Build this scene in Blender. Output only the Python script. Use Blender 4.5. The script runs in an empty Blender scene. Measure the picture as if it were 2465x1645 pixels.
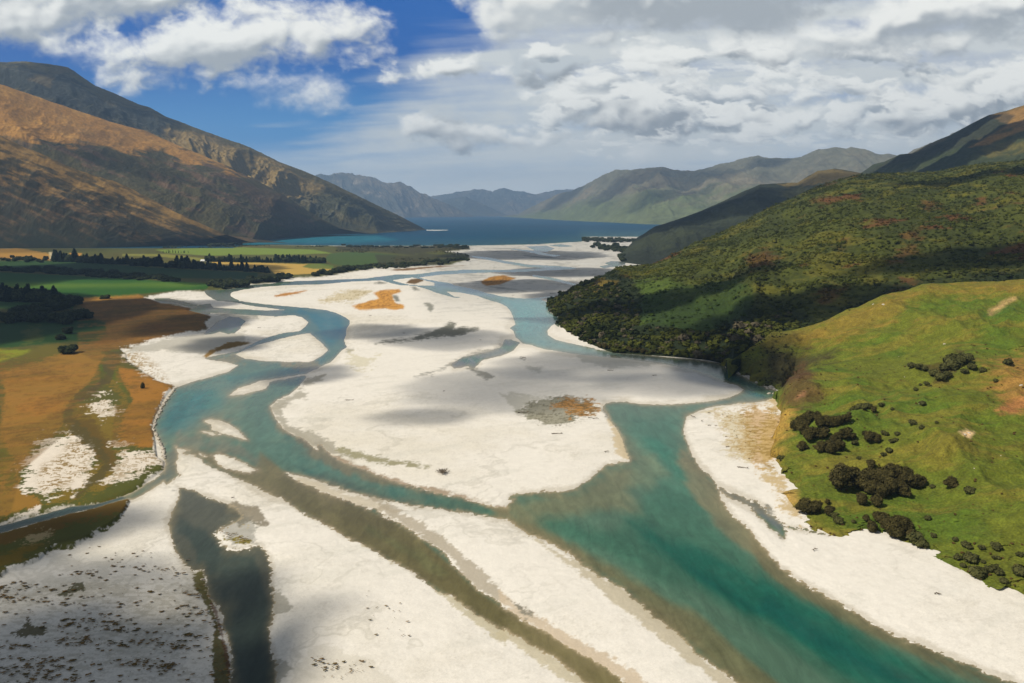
import bpy, math, random
import numpy as np

random.seed(7); rng = np.random.RandomState(7)
S = bpy.context.scene
COL = S.collection
F32 = np.float32
# ------------------------------------------------------------------ camera geometry
PW, PH, FOC, CH = 2465.0, 1645.0, 1923.0, 150.0
HOR = 508.0
TH = math.atan((PH/2-HOR)/FOC)
ct, st = math.cos(TH), math.sin(TH)
def ray(px, py):
    a = np.asarray(px, float)-PW/2; b = PH/2-np.asarray(py, float)
    return a, FOC*ct+b*st, -FOC*st+b*ct
def ground(px, py, z=0.0):
    x, y, w = ray(px, py); k = (z-CH)/w
    return x*k, y*k
def at_range(px, py, d):
    x, y, w = ray(px, py); k = d/np.hypot(x, y)
    return np.array([x*k, y*k, CH+w*k])
def project(X, Y, Z):
    dep = Y*ct+(CH-Z)*st; v = Y*st+(Z-CH)*ct
    dep = np.maximum(dep, 1.0)
    return PW/2+FOC*X/dep, PH/2-FOC*v/dep

def lin(c):
    c = np.asarray(c, float)/255.0
    return np.where(c <= 0.04045, c/12.92, ((c+0.055)/1.055)**2.4)
def alb(r, g, b, k=0.85): return lin((r, g, b))*k

# ------------------------------------------------------------------ noise
_R = np.random.RandomState(3).rand(256, 256).astype(F32)
def vnoise(x, y):
    xf = np.floor(x); yf = np.floor(y)
    fx = (x-xf).astype(F32); fy = (y-yf).astype(F32)
    xi = xf.astype(np.int64) & 255; yi = yf.astype(np.int64) & 255
    x1 = (xi+1) & 255; y1 = (yi+1) & 255
    fx = fx*fx*fx*(fx*(fx*6-15)+10); fy = fy*fy*fy*(fy*(fy*6-15)+10)
    return (_R[xi, yi]*(1-fx)+_R[x1, yi]*fx)*(1-fy)+(_R[xi, y1]*(1-fx)+_R[x1, y1]*fx)*fy
def fbm(x, y, o=5, g=0.5, ridged=False):
    s = 0.0; a = 1.0; t = 0.0
    c, d = math.cos(0.6), math.sin(0.6)
    for i in range(o):
        n = vnoise(x+i*17.3, y+i*9.1)*2-1
        if ridged: n = 1-2*np.abs(n)
        s = s+a*n; t += a; a *= g
        x, y = (x*c-y*d)*2.03, (x*d+y*c)*2.03
    return s/t
def sstep(a, b, x):
    t = np.clip((x-a)/(b-a), 0, 1); return t*t*(3-2*t)

# ------------------------------------------------------------------ traced outlines (tiles of the photograph)
TILE = {'A': (0, 560), 'B': (500, 500), 'C': (1000, 500), 'D': (1300, 560), 'E': (1845, 560), 'F': (1845, 900), 'G': (0, 100),
        'I': (0, 900), 'J': (0, 1225), 'K': (600, 1225), 'L': (600, 820), 'M': (1200, 820), 'N': (1200, 1225), 'O': (1845, 1225), 'P': (1845, 220)}
def pts(s):
    out = []; t = 'X'
    for w in s.split():
        if w.isalpha(): t = w; continue
        x, y = map(float, w.split(','))
        if t == 'V': out.append((x/0.9533, y/0.9533))
        elif t == 'X': out.append((x, y))
        elif t == 'S': out.append((x/1.907, y/1.907))
        elif t == 'T': out.append((1232+x/1.907, y/1.907))
        else: out.append((TILE[t][0]+x/3.734, TILE[t][1]+y/3.734))
    return np.array(out)
def sdf(poly, PX, PY, mar=70.0):
    """signed distance in photo pixels, positive inside"""
    P = pts(poly) if isinstance(poly, str) else poly
    out = np.full(PX.shape, -mar, F32)
    m = (PX > P[:, 0].min()-mar) & (PX < P[:, 0].max()+mar) & (PY > P[:, 1].min()-mar) & (PY < P[:, 1].max()+mar)
    if not m.any(): return out
    x = PX[m].astype(F32); y = PY[m].astype(F32)
    d2 = np.full(x.shape, 1e12, F32); ins = np.zeros(x.shape, bool)
    n = len(P)
    for i in range(n):
        ax, ay = P[i]; bx, by = P[(i+1) % n]
        ex, ey = bx-ax, by-ay; L = ex*ex+ey*ey+1e-9
        t = np.clip(((x-ax)*ex+(y-ay)*ey)/L, 0, 1)
        dx = x-ax-t*ex; dy = y-ay-t*ey
        np.minimum(d2, dx*dx+dy*dy, out=d2)
        if ay != by:
            c = ((ay > y) != (by > y)) & (x < ex*(y-ay)/(by-ay)+ax)
            ins ^= c
    d = np.sqrt(d2)
    out[m] = np.maximum(np.where(ins, d, -d), -mar)
    return out

# ------------------------------------------------------------------ mesh helpers
def tag(o, label=None, cat=None, group=None, kind=None):
    if label: o['label'] = label
    if cat: o['category'] = cat
    if group: o['group'] = group
    if kind: o['kind'] = kind
    return o
def link(name, me, mat=None, parent=None):
    o = bpy.data.objects.new(name, me); COL.objects.link(o)
    if mat is not None and me is not None and not me.materials: me.materials.append(mat)
    if parent: o.parent = parent
    return o
def mesh_np(name, V, F, col=None, smooth=True, attrs=None):
    """V (n,3), F (m,3) or (m,4)"""
    V = np.ascontiguousarray(V, F32); F = np.ascontiguousarray(F, np.int32)
    k = F.shape[1]; me = bpy.data.meshes.new(name)
    me.vertices.add(len(V)); me.vertices.foreach_set('co', V.ravel())
    me.loops.add(F.size); me.loops.foreach_set('vertex_index', F.ravel())
    me.polygons.add(len(F)); me.polygons.foreach_set('loop_start', np.arange(0, F.size, k, dtype=np.int32))
    me.polygons.foreach_set('loop_total', np.full(len(F), k, np.int32))
    if smooth: me.polygons.foreach_set('use_smooth', np.ones(len(F), bool))
    me.update(calc_edges=True)
    if col is not None:
        a = me.attributes.new('Col', 'FLOAT_COLOR', 'POINT')
        c = np.ones((len(V), 4), F32); c[:, :3] = np.clip(col.reshape(-1, 3), 0, None); a.data.foreach_set('color', c.ravel())
    for nme, v in (attrs or {}).items():
        a = me.attributes.new(nme, 'FLOAT', 'POINT'); a.data.foreach_set('value', np.ascontiguousarray(v, F32).ravel())
    return me
def grid_faces(h, w, flip=False):
    i = np.arange(h*w).reshape(h, w)
    q = np.stack([i[:-1, :-1], i[:-1, 1:], i[1:, 1:], i[1:, :-1]], -1).reshape(-1, 4)
    return q[:, ::-1] if flip else q
def paint(col, m, c):
    m = m[..., None]; col *= (1-m); col += m*np.asarray(c, F32)

# ------------------------------------------------------------------ materials
def new_mat(name):
    m = bpy.data.materials.new(name); m.use_nodes = True
    nt = m.node_tree; return m, nt, nt.nodes['Principled BSDF']
def attr_mat(name, rough=0.95, spec=0.15, scale=0.3, amp=0.25, bump=0.0, bdist=0.3, scale2=None, base=None, trans=0.0):
    m, nt, bs = new_mat(name); N = nt.nodes; Lk = nt.links
    bs.inputs['Roughness'].default_value = rough; bs.inputs['Specular IOR Level'].default_value = spec
    tc = N.new('ShaderNodeTexCoord')
    no = N.new('ShaderNodeTexNoise'); no.inputs['Scale'].default_value = scale; no.inputs['Detail'].default_value = 6; no.inputs['Roughness'].default_value = 0.65
    Lk.new(tc.outputs['Object'], no.inputs['Vector'])
    mr = N.new('ShaderNodeMapRange'); mr.inputs['From Min'].default_value = 0.25; mr.inputs['From Max'].default_value = 0.75
    mr.inputs['To Min'].default_value = 1-amp; mr.inputs['To Max'].default_value = 1+amp
    Lk.new(no.outputs['Fac'], mr.inputs['Value'])
    fac = mr.outputs['Result']
    if scale2:
        n2 = N.new('ShaderNodeTexNoise'); n2.inputs['Scale'].default_value = scale2; n2.inputs['Detail'].default_value = 3
        Lk.new(tc.outputs['Object'], n2.inputs['Vector'])
        m2 = N.new('ShaderNodeMapRange'); m2.inputs['From Min'].default_value = 0.3; m2.inputs['From Max'].default_value = 0.7
        m2.inputs['To Min'].default_value = 1-amp*0.8; m2.inputs['To Max'].default_value = 1+amp*0.8
        Lk.new(n2.outputs['Fac'], m2.inputs['Value'])
        mm = N.new('ShaderNodeMath'); mm.operation = 'MULTIPLY'; Lk.new(fac, mm.inputs[0]); Lk.new(m2.outputs['Result'], mm.inputs[1]); fac = mm.outputs[0]
    vm = N.new('ShaderNodeVectorMath'); vm.operation = 'SCALE'
    if base is None:
        at = N.new('ShaderNodeAttribute'); at.attribute_name = 'Col'; Lk.new(at.outputs['Color'], vm.inputs[0])
    else:
        vm.inputs[0].default_value = base
    Lk.new(fac, vm.inputs['Scale']); Lk.new(vm.outputs['Vector'], bs.inputs['Base Color'])
    if bump:
        b = N.new('ShaderNodeBump'); b.inputs['Strength'].default_value = bump; b.inputs['Distance'].default_value = bdist
        Lk.new(no.outputs['Fac'], b.inputs['Height']); Lk.new(b.outputs['Normal'], bs.inputs['Normal'])
    return m
def water_mat(name, spec, rough, wscale, bump, dist=0.3):
    m, nt, bs = new_mat(name); N = nt.nodes; Lk = nt.links
    at = N.new('ShaderNodeAttribute'); at.attribute_name = 'Col'
    Lk.new(at.outputs['Color'], bs.inputs['Base Color'])
    bs.inputs['Roughness'].default_value = rough; bs.inputs['IOR'].default_value = 1.33; bs.inputs['Specular IOR Level'].default_value = spec
    tc = N.new('ShaderNodeTexCoord'); mp = N.new('ShaderNodeMapping'); mp.inputs['Scale'].default_value = (1.0, 0.6, 1.0)
    mp.inputs['Rotation'].default_value = (0, 0, 0.5)
    no = N.new('ShaderNodeTexNoise'); no.inputs['Scale'].default_value = wscale; no.inputs['Detail'].default_value = 5
    m3 = N.new('ShaderNodeMapping'); m3.inputs['Scale'].default_value = (0.5, 0.12, 1.0); m3.inputs['Rotation'].default_value = (0, 0, -0.3)
    n3 = N.new('ShaderNodeTexNoise'); n3.inputs['Scale'].default_value = wscale*0.6; n3.inputs['Detail'].default_value = 5; n3.inputs['Roughness'].default_value = 0.7; n3.inputs['Distortion'].default_value = 0.6
    Lk.new(tc.outputs['Object'], m3.inputs['Vector']); Lk.new(m3.outputs['Vector'], n3.inputs['Vector'])
    r3_ = N.new('ShaderNodeMapRange'); r3_.inputs['From Min'].default_value = 0.3; r3_.inputs['From Max'].default_value = 0.7; r3_.inputs['To Min'].default_value = 0.80; r3_.inputs['To Max'].default_value = 1.22
    Lk.new(n3.outputs['Fac'], r3_.inputs['Value'])
    vm = N.new('ShaderNodeVectorMath'); vm.operation = 'SCALE'; Lk.new(at.outputs['Color'], vm.inputs[0]); Lk.new(r3_.outputs['Result'], vm.inputs['Scale']); Lk.new(vm.outputs['Vector'], bs.inputs['Base Color'])
    Lk.new(tc.outputs['Object'], mp.inputs['Vector']); Lk.new(mp.outputs['Vector'], no.inputs['Vector'])
    b = N.new('ShaderNodeBump'); b.inputs['Strength'].default_value = bump; b.inputs['Distance'].default_value = dist
    Lk.new(no.outputs['Fac'], b.inputs['Height']); Lk.new(b.outputs['Normal'], bs.inputs['Normal'])
    return m
M = {}
M['ground'] = attr_mat('valley_floor', scale=0.18, amp=0.06, bump=0.14, bdist=0.4, scale2=1.6)
M['river'] = water_mat('river_water', 0.2, 0.16, 0.6, 0.35, 0.25)
M['lake'] = water_mat('lake_water', 0.02, 0.5, 0.08, 0.3, 0.8)
M['knoll'] = attr_mat('pasture', scale=0.14, amp=0.36, bump=1.0, bdist=2.6, scale2=0.9)
M['hill'] = attr_mat('scrub_hill', scale=0.07, amp=0.32, bump=0.9, bdist=4.0, scale2=0.35)
M['mount'] = attr_mat('mountain_side', scale=0.02, amp=0.22, bump=0.6, bdist=9.0, scale2=0.08)
M['far'] = attr_mat('far_range', scale=0.003, amp=0.22, bump=0.7, bdist=60.0, scale2=0.012)
M['leaf'] = attr_mat('foliage', rough=0.95, spec=0.02, scale=0.9, amp=0.3)
M['bark'] = attr_mat('bark', scale=2.0, amp=0.4, base=(0.055, 0.04, 0.028))
M['drift'] = attr_mat('driftwood', scale=1.5, amp=0.4, base=(0.15, 0.12, 0.085))
M['rock'] = attr_mat('pale_rock', scale=0.7, amp=0.3, base=(0.42, 0.38, 0.31))
M['wall'] = attr_mat('painted_wall', scale=0.7, amp=0.08, base=(0.75, 0.73, 0.68))
M['roof'] = attr_mat('metal_roof', rough=0.5, scale=0.7, amp=0.1, base=(0.72, 0.72, 0.70))
M['dark'] = attr_mat('window_glass', rough=0.2, scale=0.7, amp=0.1, base=(0.03, 0.035, 0.04))

exec_parts = []
# ================================================================== VALLEY FLOOR
WS = ("C 0,600 B 1700,603 1400,640 1000,655 680,668 560,685 420,690 360,700 200,735 100,740 0,740 A 1830,522 1870,570 1950,610 2200,620 "
 "B 80,832 250,852 450,890 600,907 690,920 560,925 400,920 250,912 100,902 0,895 0,915 100,930 300,960 600,978 780,968 850,985 910,1030 880,1070 820,1115 700,1125 560,1160 430,1215 270,1290 90,1325 0,1345 "
 "A 1830,1130 1900,1150 2040,1165 2140,1195 2050,1250 1850,1310 1700,1350 1570,1390 I 1500,220 1450,300 1390,430 1375,500 1410,560 1460,650 1475,740 1480,800 1470,870 1400,930 1350,960 1280,1010 1200,1060 1100,1100 1000,1130 850,1175 650,1190 500,1230 300,1285 100,1340 0,1362 -1000,1560 -1000,1640 0,1438 100,1410 300,1352 500,1296 700,1244 850,1216 1000,1166 1150,1130 1200,1130 1300,1080 1400,1020 1470,975 1500,1000 1640,910 1600,880 1580,800 1600,720 1575,650 "
 "1600,670 1700,690 1650,710 1760,740 1820,770 1820,805 1950,870 2100,930 2200,980 2315,1040 L 100,1360 300,1430 420,1510 500,1568 K 600,100 750,180 850,250 1000,300 1100,370 1200,430 1300,490 1360,510 1500,600 1640,690 1700,740 1850,800 1950,880 2050,950 2180,1030 2315,1100 "
 "N 75,1090 200,1160 330,1240 480,1320 620,1420 700,1500 800,1568 1500,2100 2600,2900 6000,3600 O 5500,3200 3300,2150 2500,1700 2200,1560 2000,1480 1800,1390 1600,1310 1400,1220 1150,1130 950,1020 860,960 700,870 480,750 300,640 130,530 20,420 0,380 "
 "N 2315,260 2280,220 2230,150 2130,80 2060,0 M 1990,1400 1980,1320 1960,1280 1880,1190 1800,1130 1780,1080 1720,1000 1690,900 1670,800 1690,690 1800,635 1950,600 2150,565 2315,552 D 2080,1500 2145,1460 2140,1430 2100,1415 2040,1395 1950,1345 1880,1315 1720,1245 1670,1215 1650,1190 1550,1165 1400,1145 1250,1135 1100,1120 970,1103 500,1055 480,1040 400,1025 250,990 130,960 70,920 65,880 100,840 130,820 165,850 190,775 130,740 70,700 85,655 90,640 "
 "C 1120,825 1160,812 1340,785 1100,812 980,818 850,808 750,795 640,770 560,745 430,715 360,705 310,680 200,665 80,645 30,628 200,605 450,590 700,580 900,580 1100,570 1400,555 1400,537 1100,550 800,563 450,560 200,575 0,600")
BARS = [
 # centre bar
 "B 1560,655 1300,662 1000,690 800,695 500,712 330,735 230,755 200,775 205,800 250,825 330,850 500,870 720,890 900,905 1060,925 1170,955 1240,990 1275,1020 1270,1050 1250,1080 1245,1150 1225,1190 1235,1230 1250,1255 1200,1290 1150,1350 1100,1395 "
 "L 636,240 590,265 500,310 520,330 480,370 450,420 370,490 250,540 190,590 210,660 260,740 340,820 430,860 520,910 570,960 615,980 615,945 650,940 690,990 760,1050 870,1100 1000,1145 1130,1200 1280,1270 1450,1310 1600,1350 1750,1385 1900,1410 2080,1470 2200,1495 2315,1500 "
 "M 80,1475 150,1430 90,1420 140,1385 300,1370 450,1350 620,1345 700,1330 800,1260 930,1160 960,1130 1050,1105 1190,1080 1150,1010 1120,920 1100,850 1060,780 1010,720 985,660 930,600 960,560 1020,548 1150,548 1280,575 1400,572 1600,572 1800,550 1950,540 2080,510 2160,475 2205,445 2150,410 2000,370 1900,320 1780,280 1600,235 1450,205 1200,170 1000,150 780,130 650,110 400,75 300,40 220,28 "
 "C 905,1165 880,1100 850,1085 900,1050 880,1000 865,940 820,890 750,855 640,825 480,815 340,805 200,770 100,730 0,705 B 1750,700 1650,680 1600,665",
 "B 250,1320 450,1230 650,1180 820,1140 920,1130 980,1180 1040,1230 1080,1280 1030,1330 940,1380 900,1390 760,1385 580,1385 430,1370 330,1360",
 "I 2065,195 2150,130 2315,80 L 100,370 165,358 175,385 150,430 80,450 0,470 I 2140,185",
 "L 160,362 260,343 400,318 540,300 400,330 260,352 170,372",
 "I 1840,425 1900,408 2050,450 2130,500 2200,560 2235,605 2150,590 2080,560 1980,530 1900,500 1900,460",
 "I 1820,520 1900,528 1985,548 1900,556",
 "I 1895,735 1970,708 2100,760 2200,810 2320,865 2240,898 2100,865 1980,830 1940,780",
 "I 1790,715 1850,735 1860,750 1800,735",
 # bar between the central and the brown channel
 "L 330,1190 450,1210 640,1275 750,1310 900,1360 1080,1405 1250,1440 1450,1480 1700,1515 1900,1545 2000,1568 K 1870,10 2100,70 2315,105 N 90,110 150,155 260,215 400,265 490,320 600,380 700,440 740,490 850,570 930,620 1050,680 1150,750 1250,840 1400,960 1550,1070 1680,1180 1800,1310 1950,1420 2080,1510 2150,1568 3000,2300 4600,3300 4000,3300 2600,2500 1400,1740 1150,1568 1050,1500 950,1430 800,1340 680,1270 550,1200 400,1110 250,1030 150,960 0,870 "
 "K 2260,870 2150,800 2040,730 1970,640 1900,590 1830,520 1780,430 1650,330 1500,240 1400,170 1290,100 1190,60 1120,0 L 1100,1530 1000,1490 900,1440 760,1390 650,1360 560,1310 430,1250",
 "B 1655,655 1740,640 1840,628 1900,640 2040,675 2040,705 1900,700 1780,690",
 "C 275,752 370,758 480,775 570,795 640,826 450,815 340,800",
]
WATER2 = [
 # dark pool bottom left
 ("I 1600,1020 1680,1030 1750,1042 1850,1095 1950,1130 2060,1180 2150,1240 2180,1290 2100,1340 1990,1400 1940,1450 2000,1540 2130,1570 J 2250,330 2315,310 K 60,300 130,345 175,420 200,540 200,700 225,850 205,1000 175,1100 200,1250 240,1400 225,1568 300,2200 J 2100,2200 2060,1568 2085,1450 2080,1350 2050,1200 2010,1050 1970,920 1900,830 1850,740 1830,640 1810,560 1750,590 1660,500 1600,420 1540,300 1510,130 I 1530,1440 1510,1350 1560,1200 1610,1100", 0),
 ("C 320,1415 420,1350 620,1310 760,1262 790,1225 800,1185 860,1185 945,1215 880,1280 760,1335 600,1370 560,1410 530,1440 470,1420 350,1440", 0),
 ("C 490,435 650,448 800,478 1000,512 1300,528 1450,545 1400,556 1200,545 1000,530 800,500 650,470 540,450", 0),
 ("C 820,368 1000,380 1120,400 1200,420 1330,430 1250,440 1130,425 1000,395", 0),
 ("C 1700,500 1760,480 1890,490 1885,512 1800,530 1700,545 1650,530 1740,515", 0),
 ("C 1050,605 1200,625 1450,690 1420,698 1200,645 1060,620", 0),
 ("C 1000,350 1180,345 1250,370 1180,400 1080,390", 0),
 ("C 1200,340 1300,330 1450,350 1300,352", 0),
 ("A 1690,700 1800,650 1890,640 1930,690 2315,740 B 40,945 0,950 A 1900,735 1860,745", 0),
 ("A 1860,880 1960,800 2060,760 2150,765 2210,800 2170,850 2110,905 2050,912 1980,885 1900,910 1840,915", 0),
 ("A 1380,595 1520,590 1700,640 1800,660 1700,670 1520,615 1400,610", 0),
 ("O 0,0 20,40 100,95 180,150 260,158 380,170 480,205 620,238 690,243 560,240 400,220 260,190 175,180 175,270 150,285 90,230 0,150 M 2250,1500 2120,1440 2000,1375 1960,1300 2010,1320 2150,1390 2315,1450", 0),
]
LAKE = "X -2500,601 560,598 B 300,345 560,335 1250,345 C 0,345 480,342 700,338 900,334 1100,330 1300,316 1500,306 1508,262 2000,262 2600,262 X 2600,570 5200,570 5200,400 -2500,400"

GX0, GX1, GSX = -560.0, 3040.0, 2.3
ys = list(np.arange(509.3, 520, 0.9))+list(np.arange(520, 640, 1.25))+list(np.arange(640, 1660, 1.9))+list(np.arange(1660, 2160, 8))
xs = np.arange(GX0, GX1, GSX)
PXg, PYg = np.meshgrid(xs, np.array(ys)); PXg = PXg.astype(F32); PYg = PYg.astype(F32)
GXw, GYw = ground(PXg, PYg); 
rngd = np.hypot(GXw, GYw); mpp = rngd/FOC
fadeN = np.clip(1.0-(PYg-508)/300, 0.15, 1)
jag = fbm(GXw/14, GYw/14, 4, 0.6)*2.2 + fbm(GXw/70, GYw/70, 4)*3.0
jag = jag+(fbm(GXw/2.6, GYw/2.6, 4, 0.65)*7.0+fbm(GXw/0.7, GYw/0.7, 3, 0.6)*2.5)*np.clip((PYg-820)/500, 0, 1)
jag = jag*(1-0.75*sstep(520, 380, PXg)*sstep(1130, 1180, PYg)*sstep(1340, 1290, PYg))
jag = (jag*np.clip((PYg-560)/420, 0.12, 1.3)).astype(F32)
w = sdf(WS, PXg, PYg)
for b in BARS: w = np.minimum(w, -sdf(b, PXg, PYg))
main_w = w.copy()
for b, _ in WATER2: w = np.maximum(w, sdf(b, PXg, PYg))
lk = sdf(LAKE, PXg, PYg)
w = np.maximum(w, lk)
wn = w+jag*np.where(main_w > -20, 1, 1.5)
lake_n = lk+jag*0.3

# veg masks
VEG1 = ("A -3000,60 0,140 2315,80 B 300,330 1250,345 C 0,345 480,342 490,380 260,400 480,430 485,470 300,520 0,522 B 1900,530 1600,545 1450,550 1330,575 1130,615 750,635 560,680 420,688 360,700 200,738 0,745 A 1830,525 1600,540 1430,565 1300,590 1450,635 1650,668 1780,700 1870,735 1885,760 1840,810 1855,870 1750,905 1600,935 1400,980 1200,1030 1080,1060 1130,1110 1140,1170 1250,1240 1400,1340 1560,1390 "
 "I 1480,220 1400,380 1370,500 1395,620 1410,760 1480,800 1470,870 1350,955 1200,1060 1000,1130 850,1172 650,1190 300,1285 0,1370 -3000,1700")
VEG2 = "I -3000,1900 0,1430 300,1345 600,1262 850,1208 1150,1122 1165,1160 1120,1240 1080,1300 980,1380 850,1460 760,1510 660,1568 J 600,365 470,370 350,480 200,545 80,580 0,640 -3000,1500"
sand = alb(234, 229, 217, 0.80)
col = np.empty(PXg.shape+(3,), F32); col[:] = sand
big = fbm(GXw/260+5, GYw/260, 5, 0.55); mid = fbm(GXw/45, GYw/45+9, 5, 0.6); fine = fbm(GXw/6, GYw/6, 4, 0.7); vfine = fbm(GXw/1.4, GYw/1.4, 3, 0.7)*np.clip((PYg-800)/500, 0, 1); fine = fine+0.7*vfine
streak = fbm((GXw+GYw*0.6)/60, (GYw-GXw*0.6)/14, 5, 0.6)
atten = np.clip((PYg-520)/250, 0.15, 1).astype(F32)
# pale and damp variation of the gravel
paint(col, 0.45*sstep(0.0, 0.55, big*0.7+mid*0.4), alb(214, 206, 184, 0.80))
paint(col, 0.25*sstep(0.1, 0.5, streak), alb(205, 203, 190, 0.8))
paint(col, 0.07*sstep(0.1, 0.6, fine)*atten, alb(170, 162, 145, 0.8))
lines = 1-np.abs(fbm((GXw*0.8+GYw*0.35)/120+2*big, (GYw*0.5-GXw*0.9)/48+1.5*mid, 5, 0.55))*6
paint(col, 0.30*sstep(0.3, 0.95, lines)*sstep(-0.15, 0.25, big), alb(168, 164, 148, 0.8))
sp3 = fbm(GXw/0.8, GYw/0.8, 3, 0.7)
paint(col, 0.12*sstep(0.1, 0.45, sp3+0.5*fine)*atten*sstep(-0.1, 0.3, mid+big), alb(150, 144, 128, 0.8))
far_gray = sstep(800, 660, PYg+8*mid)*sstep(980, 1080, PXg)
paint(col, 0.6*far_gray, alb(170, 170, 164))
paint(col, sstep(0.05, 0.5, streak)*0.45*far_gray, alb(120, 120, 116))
def P_(s, c, soft=3, n=4, a=1.0, nf=None):
    sd = sdf(s, PXg, PYg, 70)
    if not (sd > -60).any(): return
    nz = ((mid*1.5+fine*1.7*atten)*np.clip((PYg-560)/300, 0.35, 1.5) if nf is None else nf)*n
    paint(col, a*sstep(-soft, soft, sd+nz), c)
damp = alb(150, 145, 128); dampd = alb(112, 112, 100)
# damp margin along some shores
edge = sstep(-13, -1.5, w+12*mid+6*fine)*(w < 3)
paint(col, 0.42*edge*np.clip((PYg-640)/300, 0.2, 1), alb(165, 155, 132))
DAMP = [
 ("L 520,330 700,300 640,380 560,410 470,440 530,480 510,540 400,545 340,575 290,620 330,700 350,760 430,800 560,840 660,880 740,930 780,985 900,990 1100,1040 1250,1080 1450,1120 1600,1150 1420,1140 1180,1110 1000,1070 830,1035 740,1000 690,985 650,940 560,940 430,865 340,820 260,740 200,600 250,540 370,490 450,420", damp, 0.75),
 ("L 760,1050 900,1100 1030,1130 1200,1210 1400,1270 1650,1330 1850,1380 2100,1465 2315,1490 2250,1510 1900,1420 1600,1360 1280,1280 1000,1160 800,1090", alb(150, 130, 105), 0.8),
 ("L 800,985 1000,1010 1200,1075 1400,1110 1620,1150 1400,1140 1150,1105 950,1050 830,1020", alb(150, 145, 112), 0.85),
 ("L 400,1215 600,1290 760,1350 900,1390 1050,1430 1250,1470 1250,1568 K 1180,0 1300,60 1420,130 1350,130 L 1000,1490 760,1395 560,1315", alb(190, 180, 158), 0.8),
 ("L 1080,1405 1200,1440 1330,1500 1500,1530 1300,1568 1200,1500", alb(160, 150, 130), 0.7),
 ("K 1120,0 1250,0 1400,40 1560,130 1700,210 1800,300 1950,430 2080,520 2200,660 2315,800 2315,910 2200,820 2040,720 1900,590 1800,450 1650,330 1400,170", alb(168, 158, 138), 0.85),
 ("N 0,720 100,800 220,880 320,960 480,1060 700,1190 900,1290 1150,1430 1330,1568 1600,1760 1300,1700 1050,1500 700,1280 400,1110 150,960 0,870", alb(196, 180, 155), 0.9),
 ("N 60,800 180,850 270,920 320,975 240,960 130,880", dampd, 0.8),
 ("N 200,230 370,300 500,380 600,420 730,480 850,560 950,640 1100,700 1300,860 1500,1030 1700,1180 1900,1380 2150,1568 2000,1640 1930,1568 1830,1450 1700,1350 1550,1260 1400,1110 1230,950 1100,900 950,790 850,680 750,590 600,500 480,400 370,310", alb(186, 176, 150), 0.85),
 ("K 420,0 560,60 760,150 850,200 950,230 1100,340 1250,420 1350,500 1250,480 1080,380 900,270 700,170 500,60", alb(190, 180, 150), 0.75),
 ("K 1650,700 1800,750 1950,880 2100,930 2315,1090 2315,1250 2200,1150 2000,1020 1850,900 1700,780", alb(180, 170, 135), 0.7),
 ("N 0,1060 200,1160 480,1310 700,1480 800,1568 600,1568 400,1420 200,1260 0,1150", alb(190, 180, 150), 0.8),
 ("M 1010,700 1050,790 1100,850 1130,950 1190,1070 1120,1085 1060,1000 1040,850 980,720", alb(200, 182, 145), 0.8),
 ("M 930,600 1000,640 1020,700 960,680 930,630", dampd, 0.8),
 ("M 0,480 180,480 400,510 560,510 500,560 300,560 170,660 350,740 450,790 250,700 150,660 100,580 50,540", alb(188, 184, 168), 0.75),
 ("B 1580,1200 1800,1190 2000,1140 2100,1100 2200,1045 2230,1060 2210,1100 2300,1080 2315,1140 2150,1160 1950,1180 1700,1220 1500,1232", dampd, 0.85),
 ("C 0,1165 150,1120 300,1045 360,1050 340,1105 400,1085 560,1100 480,1130 340,1160 250,1150 100,1180 0,1190", dampd, 0.9),
 ("C 0,1530 100,1490 200,1460 320,1400 420,1340 620,1290 780,1240 790,1260 600,1320 400,1390 330,1420 150,1500", alb(150, 148, 138), 0.8),
 ("C 430,1420 560,1470 640,1500 700,1550 640,1540 520,1480", dampd, 0.7),
 ("C 70,860 130,855 165,890 160,930 130,950 100,900", alb(130, 130, 118), 0.9),
 ("B 1340,1080 1800,1060 2000,1120 1500,1200 1300,1200", alb(196, 192, 180), 0.5),
 ("B 1660,800 1700,790 1730,850 1690,850", dampd, 0.9),
 ("B 1820,715 1870,710 1900,740 1860,745", dampd, 0.9),
 ("B 1500,680 1540,660 1600,680 1540,690", dampd, 0.9),
 ("B 1250,1285 1310,1275 1290,1300 1240,1310", dampd, 0.8),
 ("I 1500,1000 1560,1040 1620,1060 1580,1070 1510,1030", dampd, 0.7),
 ("I 2040,1180 2150,1180 2315,1200 K 100,30 180,120 160,180 60,170 I 2240,1350 2150,1400 2080,1300", alb(128, 120, 100), 0.9),
 ("J 1540,0 1760,20 2060,0 2315,120 2315,300 2100,350 1990,250 1800,120", dampd, 0.55),
 ("K 200,700 280,740 370,870 340,920 220,950 200,850", alb(160, 156, 140), 0.8),
 ("K 240,1350 330,1400 390,1450 250,1568 200,1568", alb(150, 146, 130), 0.7),
 ("K 580,1240 780,1240 900,1300 1130,1380 1160,1440 1310,1550 1500,1700 500,1700 350,1568 400,1450", alb(206, 200, 184), 0.55),
 ("M 700,130 1000,150 1450,205 1300,240 1000,240 760,190", alb(176, 174, 162), 0.7),
 ("M 250,240 400,250 360,290 270,270", alb(176, 174, 162), 0.7),
 ("M 200,150 240,180 230,190 190,160", dampd, 0.8),
 ("A 1400,590 1600,600 1750,640 1900,690 2315,740 2315,770 1950,740 1650,672 1450,636", alb(150, 148, 138), 0.85),
 ("A 1190,1030 1500,960 1850,900 2200,900 2200,980 2000,1040 1830,1100 1500,1060 1300,1080 1130,1090", alb(176, 172, 158), 0.8),
 ("F 0,1190 60,1270 160,1360 180,1500 120,1480 60,1350 0,1300", dampd, 0.8),
]
for s, c, a in DAMP: P_(s, c, 3.5, 4.5, a)
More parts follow.
